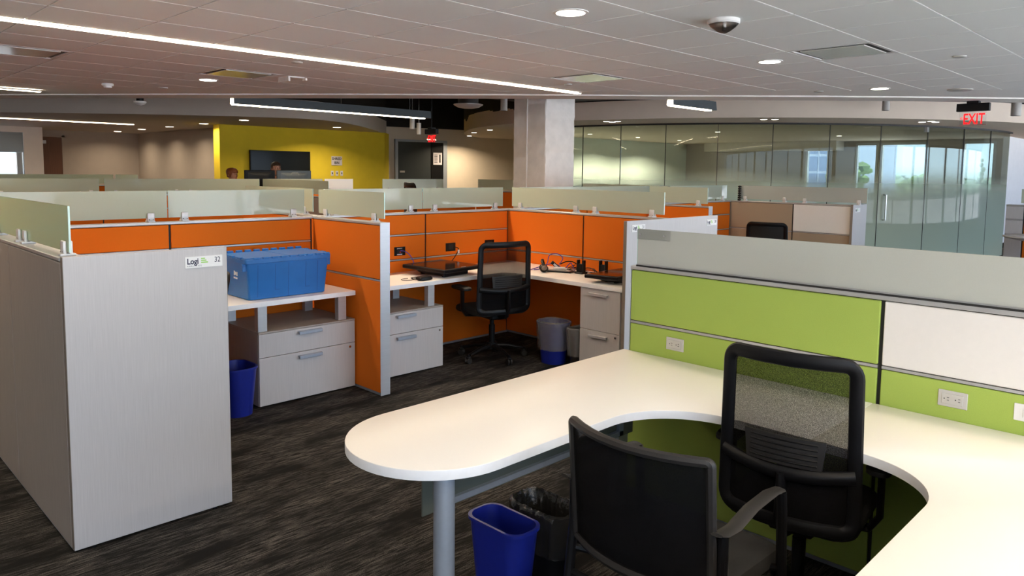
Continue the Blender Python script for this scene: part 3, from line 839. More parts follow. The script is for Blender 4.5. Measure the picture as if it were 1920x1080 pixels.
# ------------------------------------------------------------------ storage and worktops
def handle(x0, x1, y0, z, mat, parent, axis='x'):
    mb = MB()
    if axis == 'x':
        mb.box(x0, x1, y0-.028, y0-.021, z-.011, z+.011, .002).box(x0, x1, y0-.022, y0, z+.007, z+.012)
    else:   # front looks to -x; x0,x1 are y limits and y0 is x
        mb.box(y0-.026, y0-.020, x0, x1, z-.012, z+.012, .002).box(y0-.022, y0, x0, x1, z+.007, z+.012)
    return mb.build('handle', mat, parent)
def low_cabinet(label, x0, x1, y0, y1, h, hx, lockx, risers):
    c = thing('storage_cabinet', label, 'cabinet', ((x0+x1)/2, (y0+y1)/2, 0))
    box('body', x0, x1, y0+.019, y1, .012, h-.012, 'laminate_dark_shaded', c)
    box('top', x0, x1, y0, y1, h-.012, h, 'laminate_dark_shaded', c, .0015)
    d1 = box('drawer', x0+.002, x1-.002, y0, y0+.018, .353, h-.014, 'laminate_grey', c, .001)
    d2 = box('drawer', x0+.002, x1-.002, y0, y0+.018, .014, .349, 'laminate_grey', c, .001)
    handle(hx-.092, hx+.092, y0, .490, 'metal_bluegrey', d1)
    handle(hx-.092, hx+.092, y0, .314, 'metal_bluegrey', d2)
    MB().cyl((lockx, y0-.006, .322), .009, .007, 12, axis='y').build('lock', 'chrome', d2)
    for rx, ry in risers:
        box('riser', rx-.034, rx+.034, ry-.025, ry+.025, h, .708, 'metal_silver', c, .002)
    for u in (x0+.04, x1-.04):
        for v in (y0+.06, y1-.06): MB().cyl((u, v, 0), .012, .013, 8).build('glide', 'plastic_black', c)
    return c
low_cabinet('two-drawer grey cabinet under the blue tote worktop', 2.295, 3.062, 4.712, 5.30, .530, 2.68, 3.015, [(2.335, 4.755), (2.965, 4.755), (2.335, 5.24), (2.965, 5.24)])
low_cabinet('two-drawer grey cabinet left of the mesh chair', 3.165, 3.925, 4.712, 5.30, .530, 3.535, 3.884, [(3.215, 4.755), (3.812, 4.755), (3.215, 5.24), (3.812, 5.24)])
ped = thing('pedestal_cabinet', 'tall two-drawer pedestal beside the plastic-lined bins', 'cabinet', (4.98, 3.665, 0))
box('body', 4.72, 5.28, 3.462, 3.872, .012, .704, 'laminate_dark_shaded', ped)
q1 = box('drawer', 4.700, 4.719, 3.464, 3.870, .362, .702, 'laminate_grey', ped, .001)
q2 = box('drawer', 4.700, 4.719, 3.464, 3.870, .014, .358, 'laminate_grey', ped, .001)
handle(3.582, 3.768, 4.70, .658, 'metal_silver', q1, 'y'); handle(3.582, 3.768, 4.70, .315, 'metal_silver', q2, 'y')
MB().cyl((4.694, 3.502, .332), .009, .007, 12, axis='x').build('lock', 'chrome', q2)
for u in (4.74, 5.24):
    for v in (3.5, 3.83): MB().cyl((u, v, 0), .012, .013, 8).build('glide', 'plastic_black', ped)

def worktop(name, label, poly, z0, z1, loc):
    w = thing(name, label, 'worktop', (loc[0], loc[1], z0))
    n = len(poly)
    area = sum(poly[i][0]*poly[(i+1) % n][1]-poly[(i+1) % n][0]*poly[i][1] for i in range(n))
    if area < 0: poly = poly[::-1]
    bm = bmesh.new()
    vs = [bm.verts.new((p[0], p[1], z1)) for p in poly]
    f = bm.faces.new(vs)
    e_top = list(f.edges)
    r = bmesh.ops.extrude_face_region(bm, geom=[f])
    bmesh.ops.translate(bm, vec=(0, 0, z0-z1), verts=[g for g in r['geom'] if isinstance(g, bmesh.types.BMVert)])
    bm.normal_update()
    sides = [fc for fc in bm.faces if abs(fc.normal.z) < .5]
    top_edges = [ed for ed in bm.edges if all(abs(v.co.z-z1) < 1e-6 for v in ed.verts)]
    bmesh.ops.bevel(bm, geom=top_edges, offset=.0025, segments=2, profile=.5, affect='EDGES')
    bm.normal_update()
    bmesh.ops.recalc_face_normals(bm, faces=bm.faces)
    o = parent_world(w)
    for v in bm.verts: v.co -= o
    top = bmesh.new()
    me = bpy.data.meshes.new('surface'); bm.to_mesh(me); bm.free(); top.free()
    me.materials.append(MATS['worktop_white']); me.materials.append(MATS['worktop_edge'])
    me.polygons.foreach_set('use_smooth', [True]*len(me.polygons)); me.set_sharp_from_angle(angle=math.radians(30))
    for p in me.polygons: p.material_index = 1 if abs(p.normal.z) < .3 else 0
    ob = bpy.data.objects.new('surface', me); COL.objects.link(ob); ob.parent = w
    return w
def cant(parent, x0, x1, y0, y1, z1):
    MB().box(x0, x1, y0, y1, z1-.03, z1, .002).build('bracket', 'metal_bluegrey', parent)
w32 = worktop('worktop', 'white worktop carrying the blue tote box', [(3.068, 4.712), (3.068, 5.318), (.925, 5.318), (.925, 3.478), (1.53, 3.478), (1.53, 4.712)], .708, .742, (2.0, 5.0))
w31 = worktop('worktop', 'white L-shaped worktop with two flat-lying monitors', [(3.156, 4.712), (3.156, 5.318), (5.292, 5.318), (5.292, 3.425), (4.685, 3.425), (4.685, 4.60), (4.60, 4.712)], .708, .742, (4.4, 5.0))

# big white U-shaped desk at the green partition
def arc(cx, cy, r, a0, a1, n=14): return [(cx+r*math.cos(math.radians(a0+(a1-a0)*i/n)), cy+r*math.sin(math.radians(a0+(a1-a0)*i/n))) for i in range(n+1)]
HC = 1.930; HR = .308
outline = [(3.077, 1.011), (3.077, HC+HR)] + arc(1.578, HC, HR, 90, 270, 26) + arc(2.16, HC-HR-.325, .325, 90, 0, 16) + [(2.485, 1.011)]
dk = worktop('u_shaped_desk', 'large white peninsula desk with a rounded end at the green partition', outline, .708, .741, (2.2, 1.6))
dk['category'] = 'desk'
lg = MB().cyl((1.452, 1.735, .012), .034, .690, 28).build('leg', 'metal_bluegrey', dk)
MB().cyl((1.452, 1.735, .690), .045, .018, 28).build('leg_flange', 'metal_bluegrey', lg)
MB().lathe([(.05, 0), (.05, .006), (.03, .014)], (1.452, 1.735, 0), 24).build('leg_foot', 'metal_bluegrey', lg)
md = MB().box(1.66, 1.690, 1.975, 1.993, .44, .700).box(2.70, 2.730, 1.975, 1.993, .44, .700).box(1.66, 2.73, 1.975, 1.993, .44, .462).box(1.66, 2.73, 1.975, 1.993, .684, .707).build('modesty_frame', 'metal_bluegrey', dk)
box('modesty_pane', 1.57, 2.83, 1.995, 2.001, .425, .700, 'glass_modesty', md)
box('support_post', 2.86, 2.94, 2.10, 2.16, 0, .708, 'metal_bluegrey', dk, .003)
outline2 = [(3.077, 1.009), (2.485, 1.009), (2.485, .86)] + arc(2.205, .855, .28, 0, -90, 16)[1:] + [(1.25, .575), (1.25, -.02), (3.077, -.02)]
dk2 = worktop('u_shaped_desk', 'white corner desk continuing under the white board panel', outline2, .708, .741, (2.6, .4))
dk2['category'] = 'desk'
box('end_support', 1.27, 1.30, .02, .55, 0, .708, 'laminate_grey', dk2)
box('daylight_block', 1.30, 3.07, -.012, .012, .02, .708, 'laminate_grey', dk2)  # unseen board, added to keep window light out from under the desk

# outlets
def duplex(label, yc, zc, w=.098, h=.062, grey=True, xf=3.080, group=None):
    o = thing('power_outlet', label, 'outlet', (xf, yc, zc-h/2), group=group)
    box('plate', xf-.004, xf, yc-w/2, yc+w/2, zc-h/2, zc+h/2, 'plastic_grey', o, .0015)
    f = box('receptacle', xf-.008, xf-.004, yc-w*.36, yc+w*.36, zc-h*.32, zc+h*.32, 'plastic_grey', o, .001)
    m = MB()
    for s in (-1, 1):
        c = yc+s*w*.19
        m.box(xf-.0086, xf-.008, c-.008, c-.001, zc+.004, zc+.006).box(xf-.0086, xf-.008, c-.008, c-.001, zc-.006, zc-.004).cyl((xf-.0086, c+.008, zc), .0024, .0006, 8, axis='x')
    m.build('slots', 'core_black', f)
duplex('grey power outlet low on the lime green panel near its end post', 1.934, .817)
duplex('grey power outlet on the green strip below the white board', .731, .820)
sw = thing('switch_plate', 'white switch plate on the green strip below the white board', 'switch', (3.08, .49, .79))
box('plate', 3.076, 3.08, .445, .538, .792, .853, 'plastic_white', sw, .001)
box('rocker', 3.072, 3.076, .470, .510, .806, .838, 'plastic_white', sw, .001)
def black_outlet(label, x0, x1, z0=.890, z1=.968, y=5.320):
    o = thing('data_outlet', label, 'outlet', ((x0+x1)/2, y, z0))
    box('plate', x0, x1, y-.005, y, z0, z1, 'plastic_black', o, .001)
    box('insert', x0+.03, x1-.03, y-.008, y-.005, z0+.015, z1-.015, 'core_black', o)
    return o
o1 = black_outlet('black data outlet with white tags and a violet cable', 3.867, 3.986)
box('tag', 3.895, 3.95, 5.3135, 5.3148, .948, .957, 'paper_white', o1); box('tag', 3.895, 3.95, 5.3135, 5.3148, .897, .905, 'paper_white', o1)
box('jack', 3.92, 3.935, 5.3105, 5.312, .915, .926, 'led_red', o1)
black_outlet('black power outlet with a black cord above the flat monitor', 4.458, 4.577)
black_outlet('black power outlet half hidden by the mesh chair', 4.961, 5.086)
black_outlet('square black outlet on the orange panel beyond sign 28', 8.60, 8.78, .86, 1.0, 5.280)
def cable(label, pts, r, mat, cat='cable', name='cable', n=6, group=None, wpts=8):
    P = []
    m = len(pts)
    for i in range(m-1):
        p0, p1, p2, p3 = [Vector(pts[max(0, min(m-1, k))]) for k in (i-1, i, i+1, i+2)]
        for k in range(wpts):
            t = k/wpts
            P.append(0.5*((2*p1)+(p2-p0)*t+(2*p0-5*p1+4*p2-p3)*t*t+(3*p1-p0-3*p2+p3)*t**3))
    P.append(Vector(pts[-1]))
    return tag(MB().tube(P, r, n).build(name, mat), label, cat, group)
cable('violet network cable from the tagged outlet to the flat monitor', [(3.93, 5.31, .935), (3.96, 5.27, .925), (4.0, 5.25, .88), (4.03, 5.23, .80), (4.06, 5.22, .75)], .004, 'cable_violet')
cable('black power cord from the second outlet to the flat monitor', [(4.575, 5.312, .925), (4.575, 5.27, .91), (4.53, 5.26, .85), (4.47, 5.25, .80), (4.44, 5.26, .76)], .004, 'plastic_black')
box('cord_tag', 4.552, 4.572, 5.252, 5.256, .870, .905, 'paper_white')
tag(bpy.data.objects['cord_tag'], 'small white paper tag on the black power cord', 'tag')

# ------------------------------------------------------------------ blue tote
tx0, tx1, ty0, ty1 = 2.272, 2.875, 4.80, 5.18
tote = thing('storage_tote', 'blue plastic attached-lid tote box on the white worktop', 'storage box', ((tx0+tx1)/2, (ty0+ty1)/2, .742))
tcx, tcy = (tx0+tx1)/2, (ty0+ty1)/2
def tring(hw, hd, z, r=.02): return [(p[0], p[1], z) for p in rrect(hw, hd, r, 4, tcx, tcy)]
hw, hd = (tx1-tx0)/2, (ty1-ty0)/2
body = MB().loft([tring(hw-.012, hd-.012, .7435), tring(hw-.006, hd-.006, .747), tring(hw+.018, hd+.012, 1.005)], True, True)
for s in (-1, 1):    # vertical corner ribs and wall plates
    for q in (-hw+.045, hw-.045):
        pass
body.build('tub', 'tote_blue', tote)
MB().loft([tring(hw+.022, hd+.016, .998, .016), tring(hw+.028, hd+.022, 1.000, .016), tring(hw+.028, hd+.022, 1.028, .016), tring(hw+.02, hd+.014, 1.030, .016)]).build('rim', 'tote_blue', tote)
gr = MB()
for u, z0, z1 in ((tcx-.235, .76, .985), (tcx-.105, .80, .985), (tcx-.005, .745, .99), (tcx+.13, .80, .985), (tcx+.225, .76, .985)):
    d0 = hd-.006+(.018)*(z0-.747)/.258+.0006; d1 = hd-.006+.018*(z1-.747)/.258+.0006
    gr.add([(u-.0015, tcy-d0, z0), (u+.0015, tcy-d0, z0), (u+.0015, tcy-d1, z1), (u-.0015, tcy-d1, z1)], [(0, 1, 2, 3)])
for u in (tcx-.105, tcx+.13):
    d0 = hd-.006+.018*(.80-.747)/.258+.0008
    gr.add([(u, tcy-d0, .80), (u+.035, tcy-d0, .80), (u+.035, tcy-d0, .8025), (u, tcy-d0, .8025)], [(0, 1, 2, 3)])
gr.build('grooves', 'tote_groove', tote)
for i, (u0, u1) in enumerate(((tx0-.02, tcx-.003), (tcx+.003, tx1+.02))):
    lid = MB().box(u0, u1, ty0-.01, ty1+.01, 1.029, 1.037, .003)
    lid.build('lid_flap', 'tote_blue', tote)
for u in [tx0+.03+k*.068 for k in range(9)]:
    box('lid_tab', u, u+.045, ty0-.026, ty0-.006, 1.026, 1.040, 'tote_blue', tote, .003)
    box('lid_tab', u, u+.045, ty1+.006, ty1+.026, 1.026, 1.052, 'tote_blue', tote, .003)
for v in (ty0+.05, ty0+.17, ty1-.09):
    box('lid_hinge', tx0-.032, tx0-.008, v, v+.05, 1.022, 1.040, 'tote_blue', tote, .003); box('lid_hinge', tx1+.008, tx1+.032, v, v+.05, 1.022, 1.040, 'tote_blue', tote, .003)
for s, u in ((-1, tx0-.02), (1, tx1+.02)):
    for v in (ty0+.005, ty1-.035):
        box('grip_bracket', u-.018, u+.018, v, v+.03, .945, .998, 'tote_blue', tote, .004)
pm = MB()    # worn white print on the end wall, too blurred to read in the photograph
for y_, z0_, z1_, w_b in ((4.99, .905, .935, .013), (4.97, .908, .930, .012), (4.95, .902, .930, .014), (5.00, .880, .892, .010), (4.985, .880, .892, .010), (4.97, .879, .891, .010), (4.955, .879, .891, .011)):
    xx_ = tx0+.004-.024*(z0_-.747)/.258-.0025
    pm.box(xx_-.0012, xx_, y_-w_b, y_, z0_, z1_)
o_ = pm.build('printed_marks', 'ink_white', tote); o_['kind'] = 'stuff'

# ------------------------------------------------------------------ bins
def bin_(label, cx, cy, hw, hd, h, mat, rotz=0.0, liner=None, group=None, bagz=.5, rnd_=.72):
    b = thing('waste_bin', label, 'waste bin', (cx, cy, 0), rotz, group)
    def ring(s, z, off=0.0): return [(p[0], p[1], z) for p in rrect(hw*s+off, hd*s+off, min(hw, hd)*rnd_, 8)]
    k = .80
    def sc(z): return k+(1-k)*z/h
    t = .004
    MB().loft([ring(sc(0), 0.0, -.012), ring(sc(0), 0.0), ring(sc(h), h-.012), ring(sc(h), h-.012, .006), ring(sc(h), h, .006), ring(sc(h), h, -t), ring(sc(0), .012, -t-.002)]).build('tub', mat, b, world=False)
    if liner:
        rnd = random.Random(int(cx*1000))
        rings = []
        def crumple(r, amp):
            out = []; z_ph = rnd.random()*6
            for i, p in enumerate(r):
                a = amp*(math.sin(i*1.9)+.6*math.sin(i*.83+z_ph)+rnd.uniform(-.5, .5))*.5
                d = Vector((p[0], p[1])).normalized()
                out.append((p[0]+d.x*a, p[1]+d.y*a, p[2]+rnd.uniform(-amp, amp)*.8))
            return out
        def ring2(s, z, off):
            p = rrect(hw*s+off, hd*s+off, min(hw, hd)*rnd_, 8); N = len(p); L = [0.0]
            for i in range(N): L.append(L[-1]+math.dist(p[i], p[(i+1) % N]))
            out = []; j = 0
            for q in range(84):
                d = L[-1]*q/84
                while L[j+1] < d: j += 1
                t = (d-L[j])/max(1e-9, L[j+1]-L[j]); a_, b_ = p[j], p[(j+1) % N]
                out.append((a_[0]+(b_[0]-a_[0])*t, a_[1]+(b_[1]-a_[1])*t, z))
            return out
        rings = [crumple(ring2(sc(h*bagz), h*bagz, .012), .005), crumple(ring2(sc(h*.72), h*.72, .012), .004), crumple(ring2(sc(h*.9), h*.9, .011), .003), crumple(ring2(1, h+.004, .009), .003), crumple(ring2(1, h+.010, .0), .004),
                 crumple(ring2(1, h-.02, -.014), .006), crumple(ring2(sc(h*.6), h*.6, -.02), .008), crumple(ring2(sc(h*.3), h*.3, -.03), .008), crumple(ring2(sc(h*.2), h*.2, -.07), .01)]
        MB().loft(rings, False, True).build('liner', liner, b, world=False, sharp=60)
    return b
bin_('bright blue waste bin under the white peninsula desk', 1.905, 1.925, .076, .138, .33, 'plastic_blue')
bin_('black waste bin with a crumpled liner under the peninsula desk', 2.115, 1.90, .080, .140, .33, 'plastic_black', liner='bag_black')
bin_('blue waste bin with a clear liner beside the tall pedestal', 4.735, 4.19, .12, .13, .36, 'plastic_blue', liner='bag_clear', bagz=.34)
bin_('dark waste bin with a clear liner tucked against the pedestal', 4.815, 3.955, .12, .065, .33, 'plastic_charcoal', liner='bag_clear', bagz=.3)
bin_('blue waste bin beside the cabinet below the tote', 2.145, 4.745, .11, .14, .33, 'plastic_blue')

# ------------------------------------------------------------------ chairs
def ring_path(wt, wb, z0, z1, r, bow, tilt, n=6, m=6, y0=0.0):
    """closed rounded outline in the back plane: bowed so that the sides come forward (+y)"""
    cor = [(wb/2-r, z0+r, -90), (wt/2-r, z1-r, 0), (-(wt/2-r), z1-r, 90), (-(wb/2-r), z0+r, 180)]
    pts = []
    for cx, cz, a0 in cor:
        for i in range(n+1):
            a = math.radians(a0+90*i/n); pts.append((cx+r*math.cos(a), cz+r*math.sin(a)))
    out = []
    for i, p in enumerate(pts):
        q = pts[(i+1) % len(pts)]
        d = math.hypot(q[0]-p[0], q[1]-p[1])
        k = max(1, int(d/.05))
        for j in range(k): out.append((p[0]+(q[0]-p[0])*j/k, p[1]+(q[1]-p[1])*j/k))
    return [(x, y0+bow*(x/(wb/2))**2+tilt*(z-z0), z) for x, z in out]
def sheet(wt, wb, z0, z1, bow, tilt, y0, nx=12, nz=8, inset_=.0, full=None):
    W = full or wb
    rows = []
    for j in range(nz+1):
        z = z0+(z1-z0)*j/nz; w = (wb+(wt-wb)*j/nz)/2-inset_
        rows.append([(-w+2*w*i/nx, y0+bow*((-w+2*w*i/nx)/(W/2))**2+tilt*(z-z0), z) for i in range(nx+1)])
    return rows
def thick_sheet(mb, rows, t):
    nx = len(rows[0]); nz = len(rows)
    vs = [p for r in rows for p in r]+[(p[0], p[1]-t, p[2]) for r in rows for p in r]
    N = nx*nz; fs = []
    for j in range(nz-1):
        for i in range(nx-1):
            a = j*nx+i; fs.append((a, a+1, a+nx+1, a+nx)); fs.append((N+a, N+a+nx, N+a+nx+1, N+a+1))
    for i in range(nx-1):
        fs.append((i, N+i, N+i+1, i+1)); a = (nz-1)*nx+i; fs.append((a, a+1, N+a+1, N+a))
    for j in range(nz-1):
        a = j*nx; fs.append((a, a+nx, N+a+nx, N+a)); b = j*nx+nx-1; fs.append((b, N+b, N+b+nx, b+nx))
    return mb.add(vs, fs)
def task_chair(label, loc, rotz, group=None):
    c = thing('task_chair', label, 'chair', loc, rotz, group)
    K = dict(parent=c, world=False)
    base = MB()
    for k in range(5):
        a = math.radians(90+72*k+36); dx, dy = math.cos(a), math.sin(a)
        base.tube([(0.02*dx, .02*dy, .115), (.14*dx, .14*dy, .105), (.27*dx, .27*dy, .075)], [.026, .022, .016], 8, sq=(1.0, .8))
    base.cyl((0, 0, .085), .045, .06, 16)
    base.build('star_base', 'plastic_black', **K)
    for k in range(5):
        a = math.radians(90+72*k+36); dx, dy = math.cos(a), math.sin(a); px, py = .285*dx, .285*dy
        cs = MB().cyl((px, py, .052), .010, .035, 8).sphere((px, py, .058), .024, .024, .016, 10, 6).build('caster', 'plastic_black', **K)
        wh = MB()
        for s in (-1, 1):
            q = (px-dy*s*.012, py+dx*s*.012)
            wh.lathe([(.0, -.008), (.024, -.008), (.028, -.003), (.028, .003), (.024, .008), (.0, .008)], (0, 0, 0), 14)
            n = 14*6
            R = Matrix.Rotation(a, 3, 'Z') @ Matrix.Rotation(PI/2, 3, 'X')
            for i in range(len(wh.v)-n, len(wh.v)):
                v = R @ Vector(wh.v[i]); wh.v[i] = (v.x+q[0], v.y+q[1], v.z+.0285)
        wh.build('wheel', 'plastic_charcoal', cs, world=False)
    MB().cyl((0, 0, .14), .026, .16, 16).cyl((0, 0, .28), .018, .10, 16).build('gas_column', 'plastic_black', **K)
    MB().box(-.09, .09, -.14, .12, .365, .415, .015).box(.09, .17, -.01, .02, .385, .397, .004).build('tilt_mechanism', 'plastic_black', **K)
    seat = MB()
    rings = []
    for s, z in ((.86, .415), (.97, .422), (1.0, .445), (.99, .468), (.93, .482), (.6, .486)):
        rings.append([(p[0], p[1]+.02, z-.018*max(0, (p[1]/.24))**2*(1 if z > .44 else .4)) for p in rrect(.245*s, .24*s, .09*s, 5)])
    seat.loft(rings).build('seat', 'seat_fabric', **K)
    y0, bow, tilt = -.245, .055, -.02
    fr = MB().tube(ring_path(.452, .47, .455, 1.03, .045, bow, tilt, y0=y0), .019, 10, closed=True, sq=(1.35, .65), ref=(0, 1, 0))
    fr.build('back_frame', 'plastic_black', **K)
    cb = MB().tube([(x, y0-.012+bow*(x/.235)**2, .655-.02*(1-(x/.235)**2)) for x in [-.235+.47*i/14 for i in range(15)]], .022, 10, sq=(.8, 1.1))
    cb.build('cross_bar', 'plastic_black', **K)
    m = MB(); thick_sheet(m, sheet(.445, .455, .655, 1.02, bow, tilt, y0+.006, full=.47), .0015); m.build('back_mesh', 'chair_mesh', **K)
    m = MB(); thick_sheet(m, sheet(.455, .455, .465, .655, bow, tilt, y0+.006, full=.47), .0015); m.build('lower_mesh', 'chair_mesh_dense', **K)
    lum = MB(); thick_sheet(lum, sheet(.29, .27, .665, .765, bow, tilt, y0-.010, full=.47), .010); lum.build('lumbar_pad', 'plastic_charcoal', **K)
    rb = MB()
    for k in range(5):
        z = .680+k*.018
        rb.tube([(x, y0-.021+bow*(x/.235)**2, z) for x in [-.12+.24*i/8 for i in range(9)]], .0035, 6)
    rb.build('lumbar_ribs', 'plastic_black', c.children[-1], world=False)
    MB().tube([(0, -.10, .40), (0, -.21, .42), (0, -.262, .50), (0, -.262, .64)], [.03, .028, .024, .02], 10, sq=(1.4, .8), ref=(1, 0, 0)).build('back_spine', 'plastic_black', **K)
    for s in (-1, 1):
        MB().tube([(s*.16, .0, .40), (s*.25, .0, .41), (s*.283, .0, .46), (s*.283, .0, .635)], .019, 8, sq=(.7, 1.4), ref=(0, 1, 0)).build('arm_post', 'plastic_black', **K)
        MB().loft([[(s*.283+p[0], p[1]+.02, z) for p in rrect(.042*q, .125*q, .035, 4)] for q, z in ((.9, .633), (1, .640), (1, .655), (.92, .662))]).build('arm_pad', 'plastic_charcoal', **K)
    return c
tc1 = task_chair('black mesh task chair in the curve of the white peninsula desk', (2.645, 1.100, 0), math.radians(-82.3))
tc1.scale = (.94, 1, 1)
copy_thing(tc1, (4.44, 4.66, 0), math.radians(-11.9), 'black mesh task chair at the L-shaped worktop with two monitors', scale=(1.06, 1, 1.0))
rc = copy_thing(tc1, (1.545, 4.42, 0), math.radians(90), 'black task chair hidden behind the number 32 panel', scale=(1, 1, 1))
for ch in rc.children:      # this one leans back
    if ch.name.split('.')[0] in ('back_frame', 'cross_bar', 'back_mesh', 'lower_mesh', 'lumbar_pad'):
        pv_ = Vector((0, -.20, .45))
        ch.matrix_basis = Matrix.Translation(pv_) @ Matrix.Rotation(math.radians(11), 4, 'X') @ Matrix.Translation(-pv_)
bc = copy_thing(tc1, (9.27, 4.42, 0), math.radians(-80), 'black task chair in front of the beige partition', scale=(1.05, 1, .98))
for ch in bc.children:
    if ch.name.startswith('back_mesh'):
        ch.data = ch.data.copy(); ch.data.materials[0] = MATS['seat_fabric']
copy_thing(tc1, (3.49, 1.28, 0), math.radians(-90), 'black task chair just behind the grey frosted screen of the green partition', scale=(1, 1, 1.23))
copy_thing(tc1, (6.55, 8.30, 0), math.radians(-108), 'dark office chair rising above the far screens below the slate door', scale=(1, 1, 1.40))

g = thing('guest_chair', 'black guest chair with curved arms at the mouth of the white desk', 'chair', (2.005, 1.235, 0), math.radians(-90))
K = dict(parent=g, world=False)
y0, bow, tilt = -.272, .075, -.09
fr = ring_path(.492, .49, .47, .862, .012, bow, tilt, y0=y0)
MB().tube(fr, .018, 8, closed=True, sq=(.85, .85), ref=(0, 1, 0)).build('back_frame', 'plastic_charcoal', **K)
m = MB(); thick_sheet(m, sheet(.47, .48, .48, .850, bow, tilt, y0+.002, full=.50), .006); m.build('back_mesh', 'chair_mesh_dense', **K)
seat = MB(); rings = []
for s, z in ((.9, .400), (.99, .406), (1.0, .43), (.98, .452), (.9, .462), (.5, .465)):
    rings.append([(p[0], p[1]+.06, z-.03*max(0, p[1]/.24)**3) for p in rrect(.24*s, .235*s, .07*s, 5)])
seat.loft(rings).build('seat', 'seat_fabric', **K)
MB().box(-.2, .2, -.12, .24, .385, .402, .01).build('seat_pan', 'plastic_black', **K)
for s in (-1, 1):
    ax = s*.268
    MB().tube([(ax+s*.005, -.235, .668), (ax, -.20, .655), (ax, -.13, .652), (ax-s*.005, -.02, .672), (ax-s*.003, .10, .682), (ax, .155, .678), (ax, .172, .655)], [.018, .023, .024, .024, .024, .022, .012], 8, sq=(1.0, .28), ref=(0, 0, 1)).build('arm', 'plastic_charcoal', **K)
    fl = MB().tube([(ax, .168, .665), (ax, .178, .60), (ax, .20, .30), (ax, .225, 0.004)], .0165, 10, ref=(0, 1, 0)).build('leg', 'metal_bluegrey', **K)
    rl = MB().tube([(ax, -.19, .655), (ax, -.19, .50), (ax, -.215, .30), (ax+s*.01, -.275, .004)], .0165, 10, ref=(0, 1, 0)).build('leg', 'metal_bluegrey', **K)
    for o in (fl, rl): o.data.materials[0] = MATS['plastic_black']
    MB().tube([(ax, -.20, .42), (s*.19, -.12, .39)], .012, 8).build('side_brace', 'plastic_black', **K)
    MB().tube([(ax, .19, .41), (s*.19, .18, .39)], .012, 8).build('side_brace', 'plastic_black', **K)
    MB().tube([(ax-s*.012, -.195, .56), (s*.235, y0+.075, .56)], .012, 8).build('back_bracket', 'plastic_black', **K)
MB().tube([(-.262, -.208, .34), (0, -.20, .335), (.262, -.208, .34)], .012, 8).build('cross_tube', 'plastic_black', **K)

# ------------------------------------------------------------------ things on the L-shaped worktop
def flat_monitor(label, cx, cy, rotz, w=.50, d=.44, zt=.815, tilt=0.05):
    m = thing('monitor', label, 'monitor', (cx, cy, .742), rotz)
    K = dict(parent=m, world=False)
    R = Matrix.Rotation(-tilt, 3, 'X')
    h = zt-.742
    MB().box(-w/2, w/2, -d/2, d/2, h-.032, h, .006, R, (0, 0, h)).build('bezel', 'plastic_black', **K)
    MB().box(-w/2+.018, w/2-.018, -d/2+.022, d/2-.018, h, h+.0012, 0, R, (0, 0, h)).build('screen', 'plastic_black_gloss', **K)
    MB().loft([[(p[0], p[1], z) for p in rrect(w*q/2, d*q/2, .03, 4)] for q, z in ((.45, .004), (.62, .02), (.75, h-.030))]).build('rear_shell', 'plastic_charcoal', **K)
    MB().box(-.13, .13, d/2-.13, d/2-.10, .0, h-.02, .006).build('stand_foot', 'plastic_black', **K)
    MB().box(-.16, .16, -d/2+.09, -d/2+.12, .0, h-.045, .006).build('stand_foot', 'plastic_black', **K)
    MB().box(-.03, .03, -d/2+.006, -d/2+.012, h+.0005, h+.0014).build('badge', 'ink_white', **K)
    return m
flat_monitor('black monitor lying face up near the violet cable', 4.145, 4.985, math.radians(8), .50, .50, .825, -.02)
flat_monitor('black monitor lying face up next to panel 31', 5.00, 3.70, math.radians(4), .56, .33, .815, .02)
hs = thing('headset', 'small dark headset with a tangled wire left of the flat monitor', 'headset', (3.78, 4.80, .742))
rg = MB(); rg.loft([[(p[0], p[1], z) for p in rrect(q*.065, q*.04, .02, 4, 3.79, 4.795)] for q, z in ((.8, .742), (1, .75), (1, .764), (.85, .774))]); rg.build('control_box', 'plastic_black', hs)
P = []
for i in range(60):
    a = i*.42; P.append((3.76+.05*math.cos(a)+.0015*i-.03, 4.86+.035*math.sin(a*1.3), .747+.012*(.5+.5*math.sin(a*.7))))
MB().tube(P, .0028, 5).build('wire', 'plastic_black', hs)
P = [(3.70+.06*math.cos(t*.45+1), 4.90+.05*math.sin(t*.45+1), .745) for t in range(12)]
MB().tube(P, .0022, 5).build('thin_wire', 'plastic_black', hs)
# cable heap: individual items
hp = thing('headphones', 'black over-ear headphones with brown pads at the cable heap', 'headphones', (4.93, 4.50, .742))
for dx, dy in ((-.03, -.035), (.05, .05)):
    MB().sphere((4.93+dx, 4.50+dy, .775), .048, .030, .032, 14, 8).build('ear_cup', 'plastic_black', hp)
    MB().sphere((4.91+dx, 4.48+dy, .785), .034, .018, .022, 12, 6).build('ear_pad', 'laminate_edge', hp)
MB().tube([(4.90, 4.46, .79), (4.93, 4.52, .835), (4.99, 4.57, .845), (5.02, 4.58, .80)], .009, 8, sq=(1.4, .6)).build('headband', 'plastic_black', hp)
kb = thing('tablet_dock', 'flat black docking tray under the white adapter', 'dock', (5.03, 4.40, .742), math.radians(-70))
MB().box(-.13, .13, -.05, .05, 0, .014, .004).build('tray', 'plastic_black', kb, world=False)
MB().box(-.11, .11, -.035, .035, .0141, .0165, .001).build('top_plate', 'laminate_dark_shaded', kb, world=False)
ad = thing('power_adapter', 'white power adapter lying on the black dock', 'adapter', (5.045, 4.41, .759), math.radians(-40))
MB().box(-.055, .055, -.024, .024, 0, .024, .005).build('shell', 'plastic_white', ad, world=False)
MB().cyl((.055, 0, .012), .005, .02, 8, axis='x').build('strain_relief', 'plastic_white', ad, world=False)
br = thing('power_brick', 'black power brick with a white label propped on the cables', 'adapter', (5.085, 4.49, .788), math.radians(-45))
Rb = Matrix.Rotation(.7, 3, 'Y')
